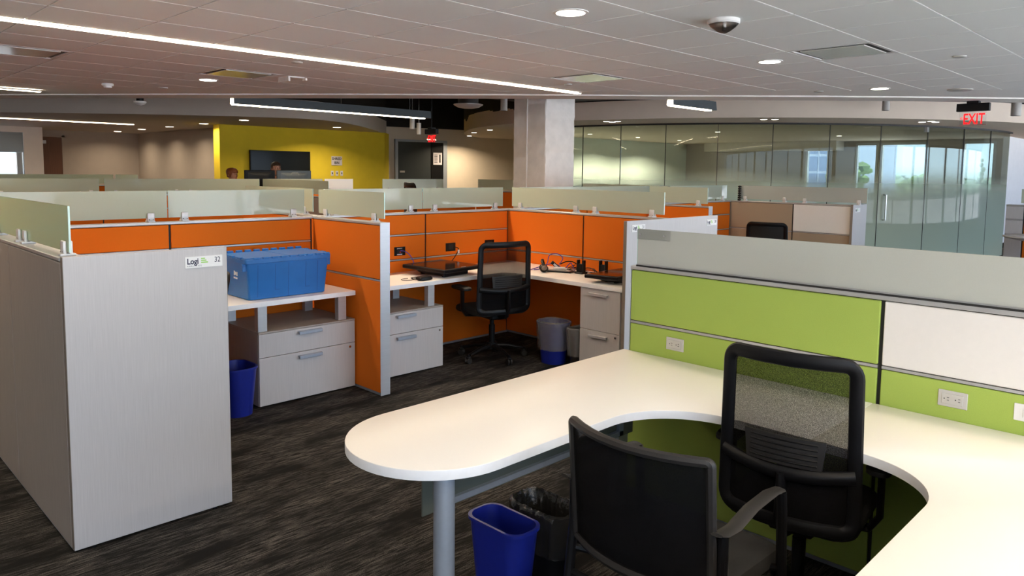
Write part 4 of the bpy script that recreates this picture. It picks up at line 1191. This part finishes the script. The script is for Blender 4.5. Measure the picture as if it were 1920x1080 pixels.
MB().box(-.05, .05, -.02, .02, -.015, .015, .004, Rb).build('shell', 'plastic_black', br, world=False)
MB().box(-.025, .035, -.0208, -.02, -.009, .009, 0, Rb).build('label', 'paper_white', br, world=False)
cable('violet cable arching high over the cable heap', [(4.93, 4.62, .75), (5.0, 4.58, .76), (5.09, 4.60, .80), (5.12, 4.60, .87), (5.17, 4.55, .885), (5.17, 4.48, .85), (5.10, 4.46, .80)], .0042, 'cable_violet')
cable('low violet cable looping behind the headphones', [(4.87, 4.62, .75), (5.0, 4.63, .765), (5.12, 4.56, .795), (5.14, 4.48, .77), (5.08, 4.47, .75)], .0042, 'cable_violet')
cable('forked violet cable beside the power brick', [(5.08, 4.38, .752), (5.12, 4.38, .79), (5.17, 4.38, .815), (5.16, 4.35, .79), (5.14, 4.31, .752)], .0042, 'cable_violet')
cable('short black cable with plug end rising from the brick', [(5.09, 4.44, .805), (5.15, 4.42, .825), (5.19, 4.38, .825), (5.2, 4.34, .808)], .005, 'plastic_black')
cable('white cable drooping off the white adapter', [(5.02, 4.41, .776), (5.05, 4.36, .775), (5.06, 4.32, .755), (5.05, 4.29, .748)], .0045, 'cable_white')
for k in range(5):
    rr = random.Random(k+3)
    pts = [(5.20+rr.uniform(-.08, .06), 4.46-.075*i+rr.uniform(-.03, .03), .747+rr.uniform(0, .045)*(1 if 0 < i < 5 else 0)) for i in range(6)]
    cable('thin black cable tangled along the orange partition', pts, .0032, 'plastic_black', group='tangled black cables on the L-shaped worktop')
for i, (x, y, lab) in enumerate(((5.10, 4.20, 'black upright bracket at the cables, nearer the dock'), (5.205, 4.03, 'black upright bracket behind the flat-lying monitor by panel 31'))):
    b = thing('device_bracket', lab, 'bracket', (x, y, .742))
    MB().box(x-.04, x+.04, y-.045, y+.045, .742, .757, .003).build('foot', 'plastic_black', b)
    for s in (-1, 1): MB().box(x-.018, x+.018, y+s*.032-.008, y+s*.032+.008, .757, .865, .003).build('prong', 'plastic_black', b)
    MB().box(x-.014, x+.014, y-.03, y+.03, .757, .83, .003).build('web', 'plastic_black', b)

# ------------------------------------------------------------------ ceiling fixtures
def downlight(label, x, y, z, r=.085, power=DOWN_W, group=None, col=LAMP_WARM, lit=True, spot=None):
    d = thing('downlight', label, 'ceiling light', (x, y, z-.004), group=group)
    MB().lathe([(r*1.22, 0), (r*1.22, -.004), (r*1.0, -.006), (r*1.0, -.001)], (x, y, z), 28, True, True).build('trim_ring', 'plastic_white', d)
    MB().lathe([(r*.99, -.0062), (r*.99, -.0075)], (x, y, z), 28).build('lens', 'lamp_lens', d)
    if lit:
        if spot: lamp('downlight_lamp', 'SPOT', (x, y, z-.03), power, col, d, size=r, spot=spot, blend=.8)
        else: lamp('downlight_lamp', 'AREA', (x, y, z-.009), power, col, d, size=r*1.9, spread=math.radians(150))
    return d
for x, lab in ((3.325, 'round ceiling downlight above the white peninsula desk'), (5.83, 'round ceiling downlight beside the large mirrored air panel'), (8.363, 'round ceiling downlight near the ceiling edge by the right exit sign'), (.82, 'round ceiling downlight above the number 32 panel aisle')):
    downlight(lab, x, 2.855, ZC)
for x in (.82, 3.325, 5.83, 8.363): downlight('round ceiling downlight over the aisle by the windows', x, .35, ZC, group='downlights by the windows')
for x in (.82, 5.83): downlight('round ceiling downlight over the window side', x, -2.2, ZC, group='downlights at the window wall')
downlight('round ceiling downlight beside the yellow-reflecting air panel', 3.31, 7.83, ZC)
for y, lab in ((21.3, 'farthest soffit downlight in the row at the taupe corner'), (19.5, 'second farthest soffit downlight in the taupe corner row'), (17.7, 'middle soffit downlight of the row along the taupe wall'), (15.8, 'soffit downlight right at the yellow wall corner'), (13.92, 'nearest soffit downlight of the row before the yellow wall')):
    downlight(lab, 6.565, y, ZS, power=12)
downlight('single soffit downlight above the shred bin notice', 8.98, 14.48, ZS, power=28)
small = [((1137, 227.5), 0), ((1148, 228.5), 0), ((1158, 227.5), 1), ((1432, 223.5), 1), ((1453, 223.5), 0), ((1729, 228.5), 0), ((1746, 227), 1), ((1754, 228.5), 0)]
CLUSTER = ['small soffit downlight in the trio nearest the column']*3+['small soffit downlight in the pair before the middle glass panes']*2+['small soffit downlight in the trio above the glass door']*3
for ((u, v), lit), clab in zip(small, CLUSTER):
    d = fw + rt2*((u-960)/F_PX) - up2*((v-CY_PX)/F_PX); t = (ZS-CAM_H)/d.z
    downlight(clab, d.x*t, d.y*t, ZS, r=.055, power=14, group='downlights in '+clab.split(' in ')[1], lit=bool(lit))
for (x, y), lab in (((13.3, 14.9), 'soffit downlight washing the beige wall'), ((12.2, 13.5), 'soffit downlight at the curved soffit tip'), ((11.6, 12.3), 'soffit downlight close to the column')):
    downlight(lab, x, y, ZS, r=.06, power=36 if lab.endswith('beige wall') else 3)
for (x, y) in ((14.2, 11.5), (16.2, 11.5), (18.2, 11.5), (15.0, 8.5), (18.0, 7.0)):
    downlight('small downlight inside the glass conference room', x, y, ZS, r=.055, power=170, group='downlights inside the conference room', col=(1.0, 0.93, 0.80))
for (x, y) in ((8.6, -1.5), (13.5, 1.0), (16.5, 0.5), (20.5, 1.0)):
    downlight('downlight over the far side aisle', x, y, ZC if x < 12 else ZS, power=10, group='downlights of the far side aisle') if x < 12 else None

def line_light(label, x0, x1, y, z, w=.058, power=None):
    l = thing('linear_light', label, 'ceiling light', ((x0+x1)/2, y, z-.006))
    MB().box(x0-.006, x1+.006, y-w/2-.008, y-w/2, z-.006, z).box(x0-.006, x1+.006, y+w/2, y+w/2+.008, z-.006, z).box(x0-.006, x0, y-w/2, y+w/2, z-.006, z).box(x1, x1+.006, y-w/2, y+w/2, z-.006, z).build('trim', 'plastic_white', l)
    box('diffuser', x0, x1, y-w/2, y+w/2, z-.012, z-.001, 'line_lens', l)
    lamp('linear_lamp', 'AREA', ((x0+x1)/2, y, z-.020), power or LINE_W_PER_M*(x1-x0), LAMP_WARM, l, size=x1-x0, size_y=w)
line_light('long linear light slot crossing the tiled ceiling', -1.6, 6.70, 5.60, ZC-.005)
line_light('shorter linear light slot near the tiled ceiling edge', -2.5, 2.42, 10.66, ZC-.005)
line_light('linear light slot in the left soffit before the brown door', -2.0, 5.70, 17.42, ZS-.005)
line_light('linear light slot behind the window side workstations', -1.6, 6.70, -1.2, ZC-.005)
def pendant(label, x0, x1, y, z, h=.12):
    p = thing('pendant_light', label, 'ceiling light', ((x0+x1)/2, y, z))
    prof = [(-.045, 0), (.045, 0), (.03, h), (-.03, h)]
    MB().loft([[(x, y+a, z+b) for a, b in prof] for x in (x0+.012, x1-.006)]).build('housing', 'pendant_grey', p)
    MB().loft([[(x, y+a*1.02, z+b*1.02) for a, b in prof] for x in (x0, x0+.012)]).build('lit_end_cap', 'line_lens', p)
    MB().loft([[(x, y+a*1.02, z+b*1.02) for a, b in prof] for x in (x1-.006, x1)]).build('end_cap', 'pendant_grey', p)
    box('diffuser', x0+.01, x1-.12, y-.036, y+.036, z-.014, z-.001, 'line_lens', p)
    for q in (.12, .5, .88): MB().cyl((x0+(x1-x0)*q, y, z+h), .003, 3.7-z-h, 6).build('suspension_wire', 'chrome', p)
    lamp('pendant_lamp', 'AREA', ((x0+x1)/2, y, z-.018), LINE_W_PER_M*(x1-x0)*.7, LAMP_WARM, p, size=x1-x0-.15, size_y=.07)
pendant('long grey pendant light bar hanging before the yellow wall', 4.50, 7.93, 9.90, 2.52)
pendant('short grey pendant light bar hanging right of the column', 8.20, 9.30, 5.34, 2.52)

def air_panel(label, i, j):
    x0, x1 = GX+i*GS, GX+(i+1)*GS; y0, y1 = GY+j*GT, GY+(j+1)*GT
    v = thing('air_diffuser', label, 'air vent', ((x0+x1)/2, (y0+y1)/2, ZC))
    b = MB()
    fr = [(x0, y0), (x1, y0), (x1, y1), (x0, y1)]
    MB().box(x0+.004, x1-.004, y0+.004, y0+.03, ZC-.001, ZC+.012).box(x0+.004, x1-.004, y1-.03, y1-.004, ZC-.001, ZC+.012).box(x0+.004, x0+.03, y0+.03, y1-.03, ZC-.001, ZC+.012).box(x1-.03, x1-.004, y0+.03, y1-.03, ZC-.001, ZC+.012).build('frame', 'plastic_white', v)
    box('recess', x0+.03, x1-.03, y0+.03, y1-.03, ZC+.008, ZC+.0118, 'vent_dark', v)
    box('plaque', x0+.075, x1-.075, y0+.075, y1-.075, ZC-.004, ZC+.004, 'mirror_plate', v, .002)
    for u in (x0+.2, x1-.2): MB().cyl((u, (y0+y1)/2, ZC+.003), .006, .007, 8).build('hanger', 'chrome', v)
air_panel('square mirrored air panel near the right downlights', 4, -2)
air_panel('square mirrored air panel beyond the end of the long light slot', 4, 2)
air_panel('square air panel reflecting yellow beside a downlight', 0, 6)
air_panel('square air panel reflecting orange at the shorter light slot side', -3, 6)

def dome_detector(label, x, y, z, r=.095, clear=True):
    d = thing('smoke_detector', label, 'detector', (x, y, z-.07))
    MB().lathe([(r, 0), (r, -.02), (r*.94, -.028), (r*.9, -.028)], (x, y, z), 28).build('base', 'plastic_white', d)
    if clear:
        MB().lathe([(r*.92, -.028), (r*.75, -.046), (r*.42, -.068), (r*.2, -.078), (.004, -.08)], (x, y, z), 28, False, True).build('lens_dome', 'glass_dome', d)
        MB().cyl((x, y, z-.066), .010, .04, 10).cyl((x+.02, y, z-.05), .006, .022, 8).build('strobe_core', 'chrome', d)
    else:
        MB().lathe([(r*.75, -.02), (r*.7, -.045), (r*.3, -.055)], (x, y, z), 24).build('cover', 'plastic_white', d)
dome_detector('round ceiling strobe detector with a clear dome', 4.095, 2.307, ZC)
dome_detector('small white smoke detector on the far left tiles', 2.72, 9.10, ZC, .06, False)
def disc(label, x, y, z, r, h=.012, mat='plastic_grey', group=None):
    return tag(MB().lathe([(r, 0), (r, -h*.6), (r*.85, -h)], (x, y, z), 20).build('ceiling_disc', mat), label, 'ceiling cap', group)
disc('white ceiling speaker disc near the tiled ceiling edge', 8.988, 2.258, ZC, .12)
disc('small round sprinkler cap right of the large air panel', 6.496, 1.647, ZC, .045)
disc('small round sprinkler cap close to the ceiling edge', 8.236, 3.45, ZC, .05)
disc('small round sprinkler cap under the long light slot', 3.28, 5.92, ZC, .05)
disc('small round sprinkler cap by the far smoke detector', 3.28, 9.0, ZC, .05)
disc('small round sprinkler cap at the end of the long light slot', 5.98, 5.15, ZC, .04)
disc('small dark sprinkler cap above the peninsula desk', 2.62, 2.95, ZC, .04, mat='vent_dark')
wd_ = thing('wall_bracket_cover', 'white folded cover hanging beside the yellow-reflecting air panel', 'fixture', (3.77, 6.97, ZC-.04))
MB().box(3.70, 3.88, 6.85, 7.06, ZC-.012, ZC, .003).box(3.70, 3.72, 6.85, 7.06, ZC-.05, ZC-.012).build('plate', 'plastic_white', wd_)
MB().box(3.86, 3.88, 6.80, 6.86, ZC-.035, ZC-.012).build('lip', 'plastic_white', wd_)

def exit_sign(label, x, y, z, s=1.0, arrow=True):
    e_ = thing('exit_sign', label, 'exit sign', (x, y, z-.34*s))
    MB().box(x-.05*s, x+.05*s, y-.06*s, y+.06*s, z-.03*s, z, .004).build('canopy', 'plastic_black', e_)
    MB().box(x-.035*s, x+.035*s, y-.165*s, y+.165*s, z-.118*s, z-.028*s, .004).build('housing', 'plastic_black', e_)
    MB().box(x-.004*s, x+.004*s, y-.135*s, y+.135*s, z-.272*s, z-.118*s).build('acrylic_plate', 'acrylic_clear', e_)
    text('lettering', 'EXIT', .172*s, 'exit_red', e_, face_mat((x-.0055*s, y+.098*s, z-.262*s), (0, -1, 0), (0, 0, 1)), bold=.0025*s, sx=.62, ext=.001)
    if arrow:
        a = MB(); xx = x-.0055*s
        for q in (1, -1): a.add([(xx, y+.128*s, z-.196*s), (xx, y+.104*s, z-.196*s+q*.018*s), (xx, y+.106*s, z-.196*s+q*.006*s), (xx, y+.118*s, z-.196*s)], [(0, 1, 2, 3)])
        a.build('arrow', 'exit_red', e_)
    MB().box(x-.004*s, x+.004*s, y-.135*s, y+.135*s, z-.276*s, z-.272*s).build('lower_edge', 'led_red', e_)
exit_sign('red exit sign hanging at the right ceiling edge', 10.42, 2.46, ZC, 1.06)
es = exit_sign('red exit sign hanging before the slate door', 8.75, 10.86, 2.44, 1.0)
MB().cyl((8.75, 10.86, 2.44), .012, 1.26, 8).build('hanging_rod', 'plastic_black')
tag(bpy.data.objects['hanging_rod'], 'black hanging rod above the exit sign before the slate door', 'rod')

def can(label, x, y, z, h, r, mat='plastic_grey', top=3.7):
    c_ = thing('cylinder_light', label, 'ceiling light', (x, y, z))
    MB().cyl((x, y, z), r, h, 20).build('can', mat, c_)
    MB().lathe([(r*.85, -.001), (r*.8, .004)], (x, y, z), 18).build('reflector', 'vent_dark', c_)
    MB().cyl((x, y, z+h), .006, top-z-h, 6).build('stem', 'chrome', c_)
can('white cylinder pendant left of the right exit sign', 12.35, 4.11, 2.66, .19, .055)
can('white cylinder pendant right of the right exit sign', 12.75, 2.47, 2.53, .26, .065)
can('grey cylinder pendant hanging beside the column', 8.25, 8.43, 2.60, .24, .055)
can('taller grey cylinder pendant at the end of the long pendant bar', 8.05, 10.53, 2.37, .22, .045)
can('lower grey cylinder pendant at the end of the long pendant bar', 8.15, 10.47, 2.28, .2, .04)

# dark ducts in the open strip
dd = thing('air_duct', 'dark round air duct with a white diffuser above the open strip', 'duct', (7.8, 8.9, 2.9))
MB().tube([(8.45, 9.35, 3.2), (9.0, 8.95, 3.15), (9.6, 8.4, 3.15), (10.3, 7.3, 3.2)], .32, 20).build('trunk', 'duct_dark', dd)
MB().cyl((7.72, 8.68, 2.66), .16, .42, 20).tube([(7.72, 8.68, 3.06), (8.05, 9.05, 3.15), (8.5, 9.3, 3.15)], .15, 14).build('drop', 'duct_dark', dd)
MB().lathe([(.10, 2.615), (.17, 2.63), (.23, 2.665), (.23, 2.675)], (7.72, 8.68, 0), 24).build('diffuser', 'plastic_grey', dd)
for k, (a, b) in enumerate((((4.5, 11.2), (9.6, 12.4)), ((5.5, 10.4), (10.2, 11.2)))):
    tag(MB().tube([(a[0], a[1], 3.45), (b[0], b[1], 3.45)], .05, 10).build('conduit_pipe', 'duct_dark'), 'dark conduit pipe in the open strip above the long pendant bar', 'pipe', 'conduit pipes in the open strip')
sm = thing('smoke_detector', 'hanging white detector with a black canopy left of the long pendant bar', 'detector', (3.86, 11.5, 2.5))
MB().cyl((3.86, 11.5, 2.60), .05, .05, 20).cyl((3.86, 11.5, 2.65), .012, 1.05, 8).build('canopy', 'plastic_black', sm)
MB().lathe([(.05, 2.602), (.085, 2.598), (.085, 2.578), (.05, 2.548), (.02, 2.538)], (3.86, 11.5, 0), 20).build('dome', 'plastic_white', sm)

# painted concrete column
cl = thing('concrete_column', 'rough white painted concrete column between the screens', 'column', (7.92, 7.26, 0))
mb = MB()
rings = []
rg_ = random.Random(5)
for i in range(60):
    z = 3.7*i/59
    base = rrect(.31, .31, .012, 2, 7.92, 7.26)
    rings.append([(p[0]+rg_.uniform(-.005, .005), p[1]+rg_.uniform(-.005, .005), z) for p in base])
mb.loft(rings).build('shaft', 'concrete_white', cl)
MB().cyl((7.604, 7.30, 0), .012, 3.7, 8).build('conduit', 'plastic_white', cl)

# ------------------------------------------------------------------ far end: screen, notice, switches, people, monitors
tv = thing('wall_screen', 'large black wall screen on the yellow wall', 'television', (8.22, 15.62, 1.2))
MB().box(7.48, 8.955, 15.60, 15.65, 1.215, 2.048, .006).build('frame', 'plastic_black', tv)
box('panel', 7.50, 8.935, 15.597, 15.60, 1.235, 2.03, 'plastic_black_gloss', tv)
nt_ = thing('paper_notice', 'white paper notice reading SHRED BIN on the yellow wall', 'notice', (9.67, 15.62, 1.74))
box('sheet', 9.526, 9.82, 15.618, 15.622, 1.742, 1.958, 'paper_white', nt_)
for s_, z in (('SHRED', 1.87), ('BIN', 1.775)):
    text('lettering', s_, .085, 'ink_black', nt_, face_mat((9.673, 15.617, z), (1, 0, 0), (0, 0, 1)), align='CENTER', bold=.002)
for x in (9.51, 9.64, 9.77):
    p_ = thing('switch_plate', 'white switch plate in the row of three below the shred notice', 'switch', (x+.036, 15.624, 1.49), group='switch plates below the shred notice')
    box('plate', x, x+.072, 15.618, 15.625, 1.49, 1.61, 'plastic_white', p_, .002)
    box('toggle', x+.026, x+.046, 15.612, 15.618, 1.53, 1.575, 'ink_black', p_)
ps = thing('paper_notice', 'narrow printed notice with a black arrow on the slate door', 'notice', (wpt(1.55, .04)[0], wpt(1.55, .04)[1], 1.83))
MB().prism([wpt(1.42, .036), wpt(1.69, .036), wpt(1.69, .040), wpt(1.42, .040)], 1.80, 2.13).build('sheet', 'paper_white', ps)
ln = MB()
for k in range(6): ln.prism([wpt(1.45, .040), wpt(1.55, .040), wpt(1.55, .0415), wpt(1.45, .0415)], 1.86+k*.04, 1.875+k*.04)
ln.prism([wpt(1.60, .040), wpt(1.645, .040), wpt(1.645, .0415), wpt(1.60, .0415)], 1.86, 2.08)
ln.build('printed_lines', 'ink_black', ps)

def standing_desk(label, x0, x1, y0, y1, z):
    d = thing('standing_desk', label, 'desk', ((x0+x1)/2, (y0+y1)/2, 0))
    box('top', x0, x1, y0, y1, z-.03, z, 'worktop_white', d, .003)
    for x in (x0+.12, x1-.12):
        MB().box(x-.035, x+.035, (y0+y1)/2-.035, (y0+y1)/2+.035, .03, z-.03).build('leg', 'metal_silver', d)
        MB().box(x-.035, x+.035, y0+.06, y1-.06, 0, .03, .005).build('foot', 'metal_silver', d)
standing_desk('raised white standing desk with two monitors before the yellow wall', 5.40, 7.00, 11.25, 11.84, 1.13)
def monitor(label, cx, y, zt, w, h, mat):
    m_ = thing('monitor', label, 'monitor', (cx, y, 1.13))
    MB().box(cx-w/2, cx+w/2, y-.012, y+.02, zt-h, zt, .008).build('shell', mat, m_)
    MB().loft([[(cx+p[0], q, zt-h/2+p[1]) for p in rrect(w*s/2, h*s/2, .03, 4)] for s, q in ((.8, y-.012), (.55, y-.035))]).build('rear_bulge', mat, m_)
    box('screen', cx-w/2+.012, cx+w/2-.012, y+.02, y+.021, zt-h+.015, zt-.012, 'plastic_black_gloss', m_)
    MB().cyl((cx, y+.03, 1.14), .02, zt-h-1.14+.1, 10).build('stand', 'plastic_black', m_)
    MB().lathe([(.11, 0), (.11, .01), (.02, .016)], (cx, y+.03, 1.13), 20).build('foot', 'plastic_black', m_)
    return m_
monitor('black monitor on the standing desk, on the red-haired person side', 5.676, 11.5, 1.620, .525, .34, 'plastic_black')
mm = monitor('silver-backed monitor with a small badge on the standing desk', 6.292, 11.5, 1.620, .635, .38, 'pendant_grey')
MB().tube([(6.215, 11.474, 1.545), (6.235, 11.474, 1.578), (6.349, 11.474, 1.578), (6.369, 11.474, 1.545)], .005, 6, ref=(0, 1, 0)).build('badge', 'plastic_grey', mm)

def person(label, x, y, h, rotz, hair, shirt, long_hair):
    p = thing('person', label, 'person', (x, y, 0), rotz)
    s = h/1.76
    # one continuous skinned figure, facing -y
    V = [(0, 0, .95), (0, .0, 1.12), (0, .01, 1.30), (0, .02, 1.44), (0, .0, 1.52),
         (.10, 0, .90), (.11, -.01, .50), (.11, .02, .09), (.11, -.10, .04), (-.10, 0, .90), (-.11, -.01, .50), (-.11, .02, .09), (-.11, -.10, .04),
         (.19, .01, 1.41), (.25, .0, 1.16), (.20, -.20, 1.10), (.14, -.34, 1.16), (-.19, .01, 1.41), (-.25, .0, 1.16), (-.20, -.20, 1.10), (-.14, -.34, 1.16)]
    E_ = [(0, 1), (1, 2), (2, 3), (3, 4), (0, 5), (5, 6), (6, 7), (7, 8), (0, 9), (9, 10), (10, 11), (11, 12), (3, 13), (13, 14), (14, 15), (15, 16), (3, 17), (17, 18), (18, 19), (19, 20)]
    rad = [.15, .14, .16, .12, .055, .095, .065, .045, .04, .095, .065, .045, .04, .07, .05, .04, .03, .07, .05, .04, .03]
    me = bpy.data.meshes.new('body'); me.from_pydata([(a*s, b*s, c*s) for a, b, c in V], E_, []); me.update()
    ob = bpy.data.objects.new('body', me); COL.objects.link(ob)
    sk = ob.modifiers.new('skin', 'SKIN'); sb = ob.modifiers.new('sub', 'SUBSURF'); sb.levels = 1; sb.render_levels = 1
    for i, r in enumerate(rad):
        me.skin_vertices[0].data[i].radius = (r*s, r*s*.8)
        me.skin_vertices[0].data[i].use_root = (i == 0)
    bpy.context.view_layer.update()
    dg = bpy.context.evaluated_depsgraph_get()
    bm_ = bpy.data.meshes.new_from_object(ob.evaluated_get(dg), depsgraph=dg)
    bpy.data.objects.remove(ob)
    # head with face features, sharing the same mesh
    hc = Vector((0, -.015, 1.645))*s
    mb = MB()
    prof = [(-.115, .030, .045, -.02), (-.095, .048, .062, -.018), (-.06, .062, .078, -.01), (-.02, .071, .090, 0), (.02, .076, .097, .004), (.06, .074, .094, .006), (.09, .058, .074, .006), (.108, .032, .042, .006), (.114, .008, .01, .006)]
    mb.loft([[(hc.x+rx*s*math.cos(2*PI*i/18), hc.y+(oy+ry*math.sin(2*PI*i/18))*s, hc.z+z*s) for i in range(18)] for z, rx, ry, oy in prof])
    mb.tube([(0, hc.y-.092*s, hc.z+.012*s), (0, hc.y-.112*s, hc.z-.022*s), (0, hc.y-.094*s, hc.z-.034*s)], [.008*s, .014*s, .012*s], 8)
    for q in (-1, 1): mb.sphere((q*.077*s, hc.y+.012*s, hc.z-.005*s), .010*s, .020*s, .030*s, 10, 6)
    o2 = len(bm_.vertices)
    vs = [v.co[:] for v in bm_.vertices]+mb.v
    fs = [tuple(pg.vertices) for pg in bm_.polygons]+[tuple(i+o2 for i in f) for f in mb.f]
    body = MB(); body.add(vs, fs); bo = body.build('body', 'skin', p, world=False, sharp=60)
    bo.data.materials.append(MATS[shirt])
    for pg in bo.data.polygons:
        if pg.center.z < 1.46*s and pg.vertices[0] < o2: pg.material_index = 1
    ey = MB()
    for q in (-1, 1): ey.sphere((q*.030*s, hc.y-.083*s, hc.z+.008*s), .011*s, .008*s, .006*s, 8, 6)
    ey.build('eyes', 'ink_black', p, world=False)
    br_ = MB()
    for q in (-1, 1): br_.tube([(q*.014*s, hc.y-.094*s, hc.z+.028*s), (q*.032*s, hc.y-.090*s, hc.z+.033*s), (q*.05*s, hc.y-.076*s, hc.z+.027*s)], .004*s, 6)
    br_.build('eyebrows', hair, p, world=False)
    MB().tube([(-.024*s, hc.y-.082*s, hc.z-.062*s), (0, hc.y-.090*s, hc.z-.064*s), (.024*s, hc.y-.082*s, hc.z-.062*s)], .005*s, 6).build('mouth', 'led_red', p, world=False)
    hm = MB(); rh = random.Random(3)
    k = 1.10 if long_hair else 1.045
    rows = []
    for z, rx, ry, oy in ((-.05, .070, .092, 0), (-.02, .072, .093, .0), (.03, .077, .098, .005), (.065, .075, .096, .006), (.095, .06, .077, .006), (.114, .034, .045, .006), (.121, .01, .012, .006)):
        ring = []
        for i in range(24):
            a = 2*PI*i/24
            front = max(0.0, -math.sin(a))
            zz = z
            lim = .052 if not long_hair else .035
            if front > .35 and z < lim: zz = lim+(z-lim)*.05
            if not long_hair and z < -.01: zz = max(zz, -.01)
            jit = rh.uniform(-.002, .004 if not long_hair else .008)
            ring.append((hc.x+(rx*k+jit)*s*math.cos(a), hc.y+(oy+(ry*k+jit)*math.sin(a))*s, hc.z+(zz+jit)*s))
        rows.append(ring)
    hm.loft(rows, False, True).build('hair', hair, p, world=False, sharp=60)
    return p
person('short-haired person standing behind the silver-backed monitor', 6.36, 12.28, 1.765, math.radians(-10), 'hair_brown', 'cloth_navy', False)
person('red-haired person standing at the black monitor edge', 5.52, 12.20, 1.645, math.radians(25), 'hair_auburn', 'cloth_grey', True)

# black cable spine sticking up at the beige partition corner
cs = thing('cable_spine', 'black segmented cable spine at the beige partition corner', 'cable guide', (9.74, 5.14, 1.27))
for k in range(7): MB().box(9.725, 9.755, 5.12, 5.16, 1.272+k*.031, 1.296+k*.031, .003).build('segment', 'plastic_black', cs)
MB().cyl((9.74, 5.14, 1.27), .007, .215, 8).build('core', 'plastic_black', cs)
# workstation at the far right with a height-adjustable table
part_wall('partition_wall', 'taupe and orange partition at the far right behind the small raised table', 'y', .4, 2.36, 12.05, t=.09, h=1.275, seams=(.9, 2.15), rails=(.86, 1.07), fa='fabric_orange', fb='fabric_orange',
          special={(-1, 2, j): 'laminate_grey' for j in range(3)} | {(-1, 1, 2): 'laminate_grey', (-1, 0, 2): 'laminate_grey'})
glass_screen('glass_screen', 'greenish clear-edged screen on the far right partition', 'y', .5, 2.20, 12.05, clamps=(.7, 2.1), z0=1.297, z1=1.49, mat='glass_frosted', rail=1.275)
ht = thing('raised_table', 'small raised table with papers at the far right', 'table', (11.3, 1.75, 0))
MB().loft([[(p[0], p[1], z) for p in rrect(.36*q, .62*q, .25, 8, 11.42, 1.62)] for q, z in ((.72, .84), (.96, .875), (1, .885), (1, .90))]).build('top', 'plastic_grey', ht)
for y in (1.95, 1.35):
    MB().box(11.38, 11.47, y-.05, y+.05, .03, .85, .004).build('leg', 'metal_silver', ht)
    MB().box(11.15, 11.70, y-.05, y+.05, 0, .03, .004).build('foot', 'metal_silver', ht)
for k, (x, y, a) in enumerate(((11.25, 1.95, .3), (11.45, 1.85, -.4), (11.35, 1.62, .9))):
    tag(MB().box(-.10, .10, -.14, .14, .9005+k*.001, .9012+k*.001, 0, Matrix.Rotation(a, 3, 'Z')).build('paper_sheet', 'paper_white'), 'loose paper sheet on the small raised table', 'paper', 'papers on the raised table').location = (x, y, 0)

# ------------------------------------------------------------------ outside the windows
rt_ = random.Random(11)
def blob(mb, c, r, sq=.8, n=10, m=6):
    o = len(mb.v); mb.sphere(c, r, r, r*sq, n, m)
    for i in range(o, len(mb.v)):
        v = mb.v[i]; mb.v[i] = (v[0]+rt_.uniform(-.12, .12)*r, v[1]+rt_.uniform(-.12, .12)*r, v[2]+rt_.uniform(-.12, .12)*r)
tl = MB()
for k in range(150):
    y = -60+k*1.6; x = 185+rt_.uniform(-12, 12)+.12*y
    r = rt_.uniform(4, 7); blob(tl, (x, y, 1.2-r*.8+rt_.uniform(-1.0, .4)), r)
    blob(tl, (x-6, y+rt_.uniform(-1, 1), -8), 9)
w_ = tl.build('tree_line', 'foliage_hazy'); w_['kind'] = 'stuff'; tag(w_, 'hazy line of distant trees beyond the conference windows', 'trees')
for (x, y, zt, lab) in ((60, 22.2, 2.9, 'leafy green tree at the edge of the narrow conference window'), (66, 19.0, 1.8, 'lower green tree beside the mullion of the conference window')):
    t_ = thing('tree', lab, 'tree', (x, y, -14))
    MB().cyl((x, y, -14), .35, 12, 10, .18).build('trunk', 'tree_bark', t_)
    cr2 = MB()
    for k in range(40): blob(cr2, (x+rt_.gauss(0, .8), y+rt_.gauss(0, .6), zt-1.2+rt_.uniform(-3.5, .8)), rt_.uniform(.3, .7), .8, 7, 5)
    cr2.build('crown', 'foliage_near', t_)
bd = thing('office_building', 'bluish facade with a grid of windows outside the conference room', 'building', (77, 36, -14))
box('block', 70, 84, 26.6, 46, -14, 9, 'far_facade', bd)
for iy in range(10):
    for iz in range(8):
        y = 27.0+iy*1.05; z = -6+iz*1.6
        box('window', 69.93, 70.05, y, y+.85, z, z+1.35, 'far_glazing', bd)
cy_ = thing('cypress_tree', 'slim dark cypress outside the rightmost conference window', 'tree', (58, 13.0, -14))
MB().cyl((58, 13.0, -14), .2, 9, 8, .12).build('trunk', 'tree_bark', cy_)
cc = MB()
for k in range(26): blob(cc, (58+rt_.gauss(0, .12), 13.0+rt_.gauss(0, .12), -5+k*.31), .65*(1-k/30), 1.2, 8, 5)
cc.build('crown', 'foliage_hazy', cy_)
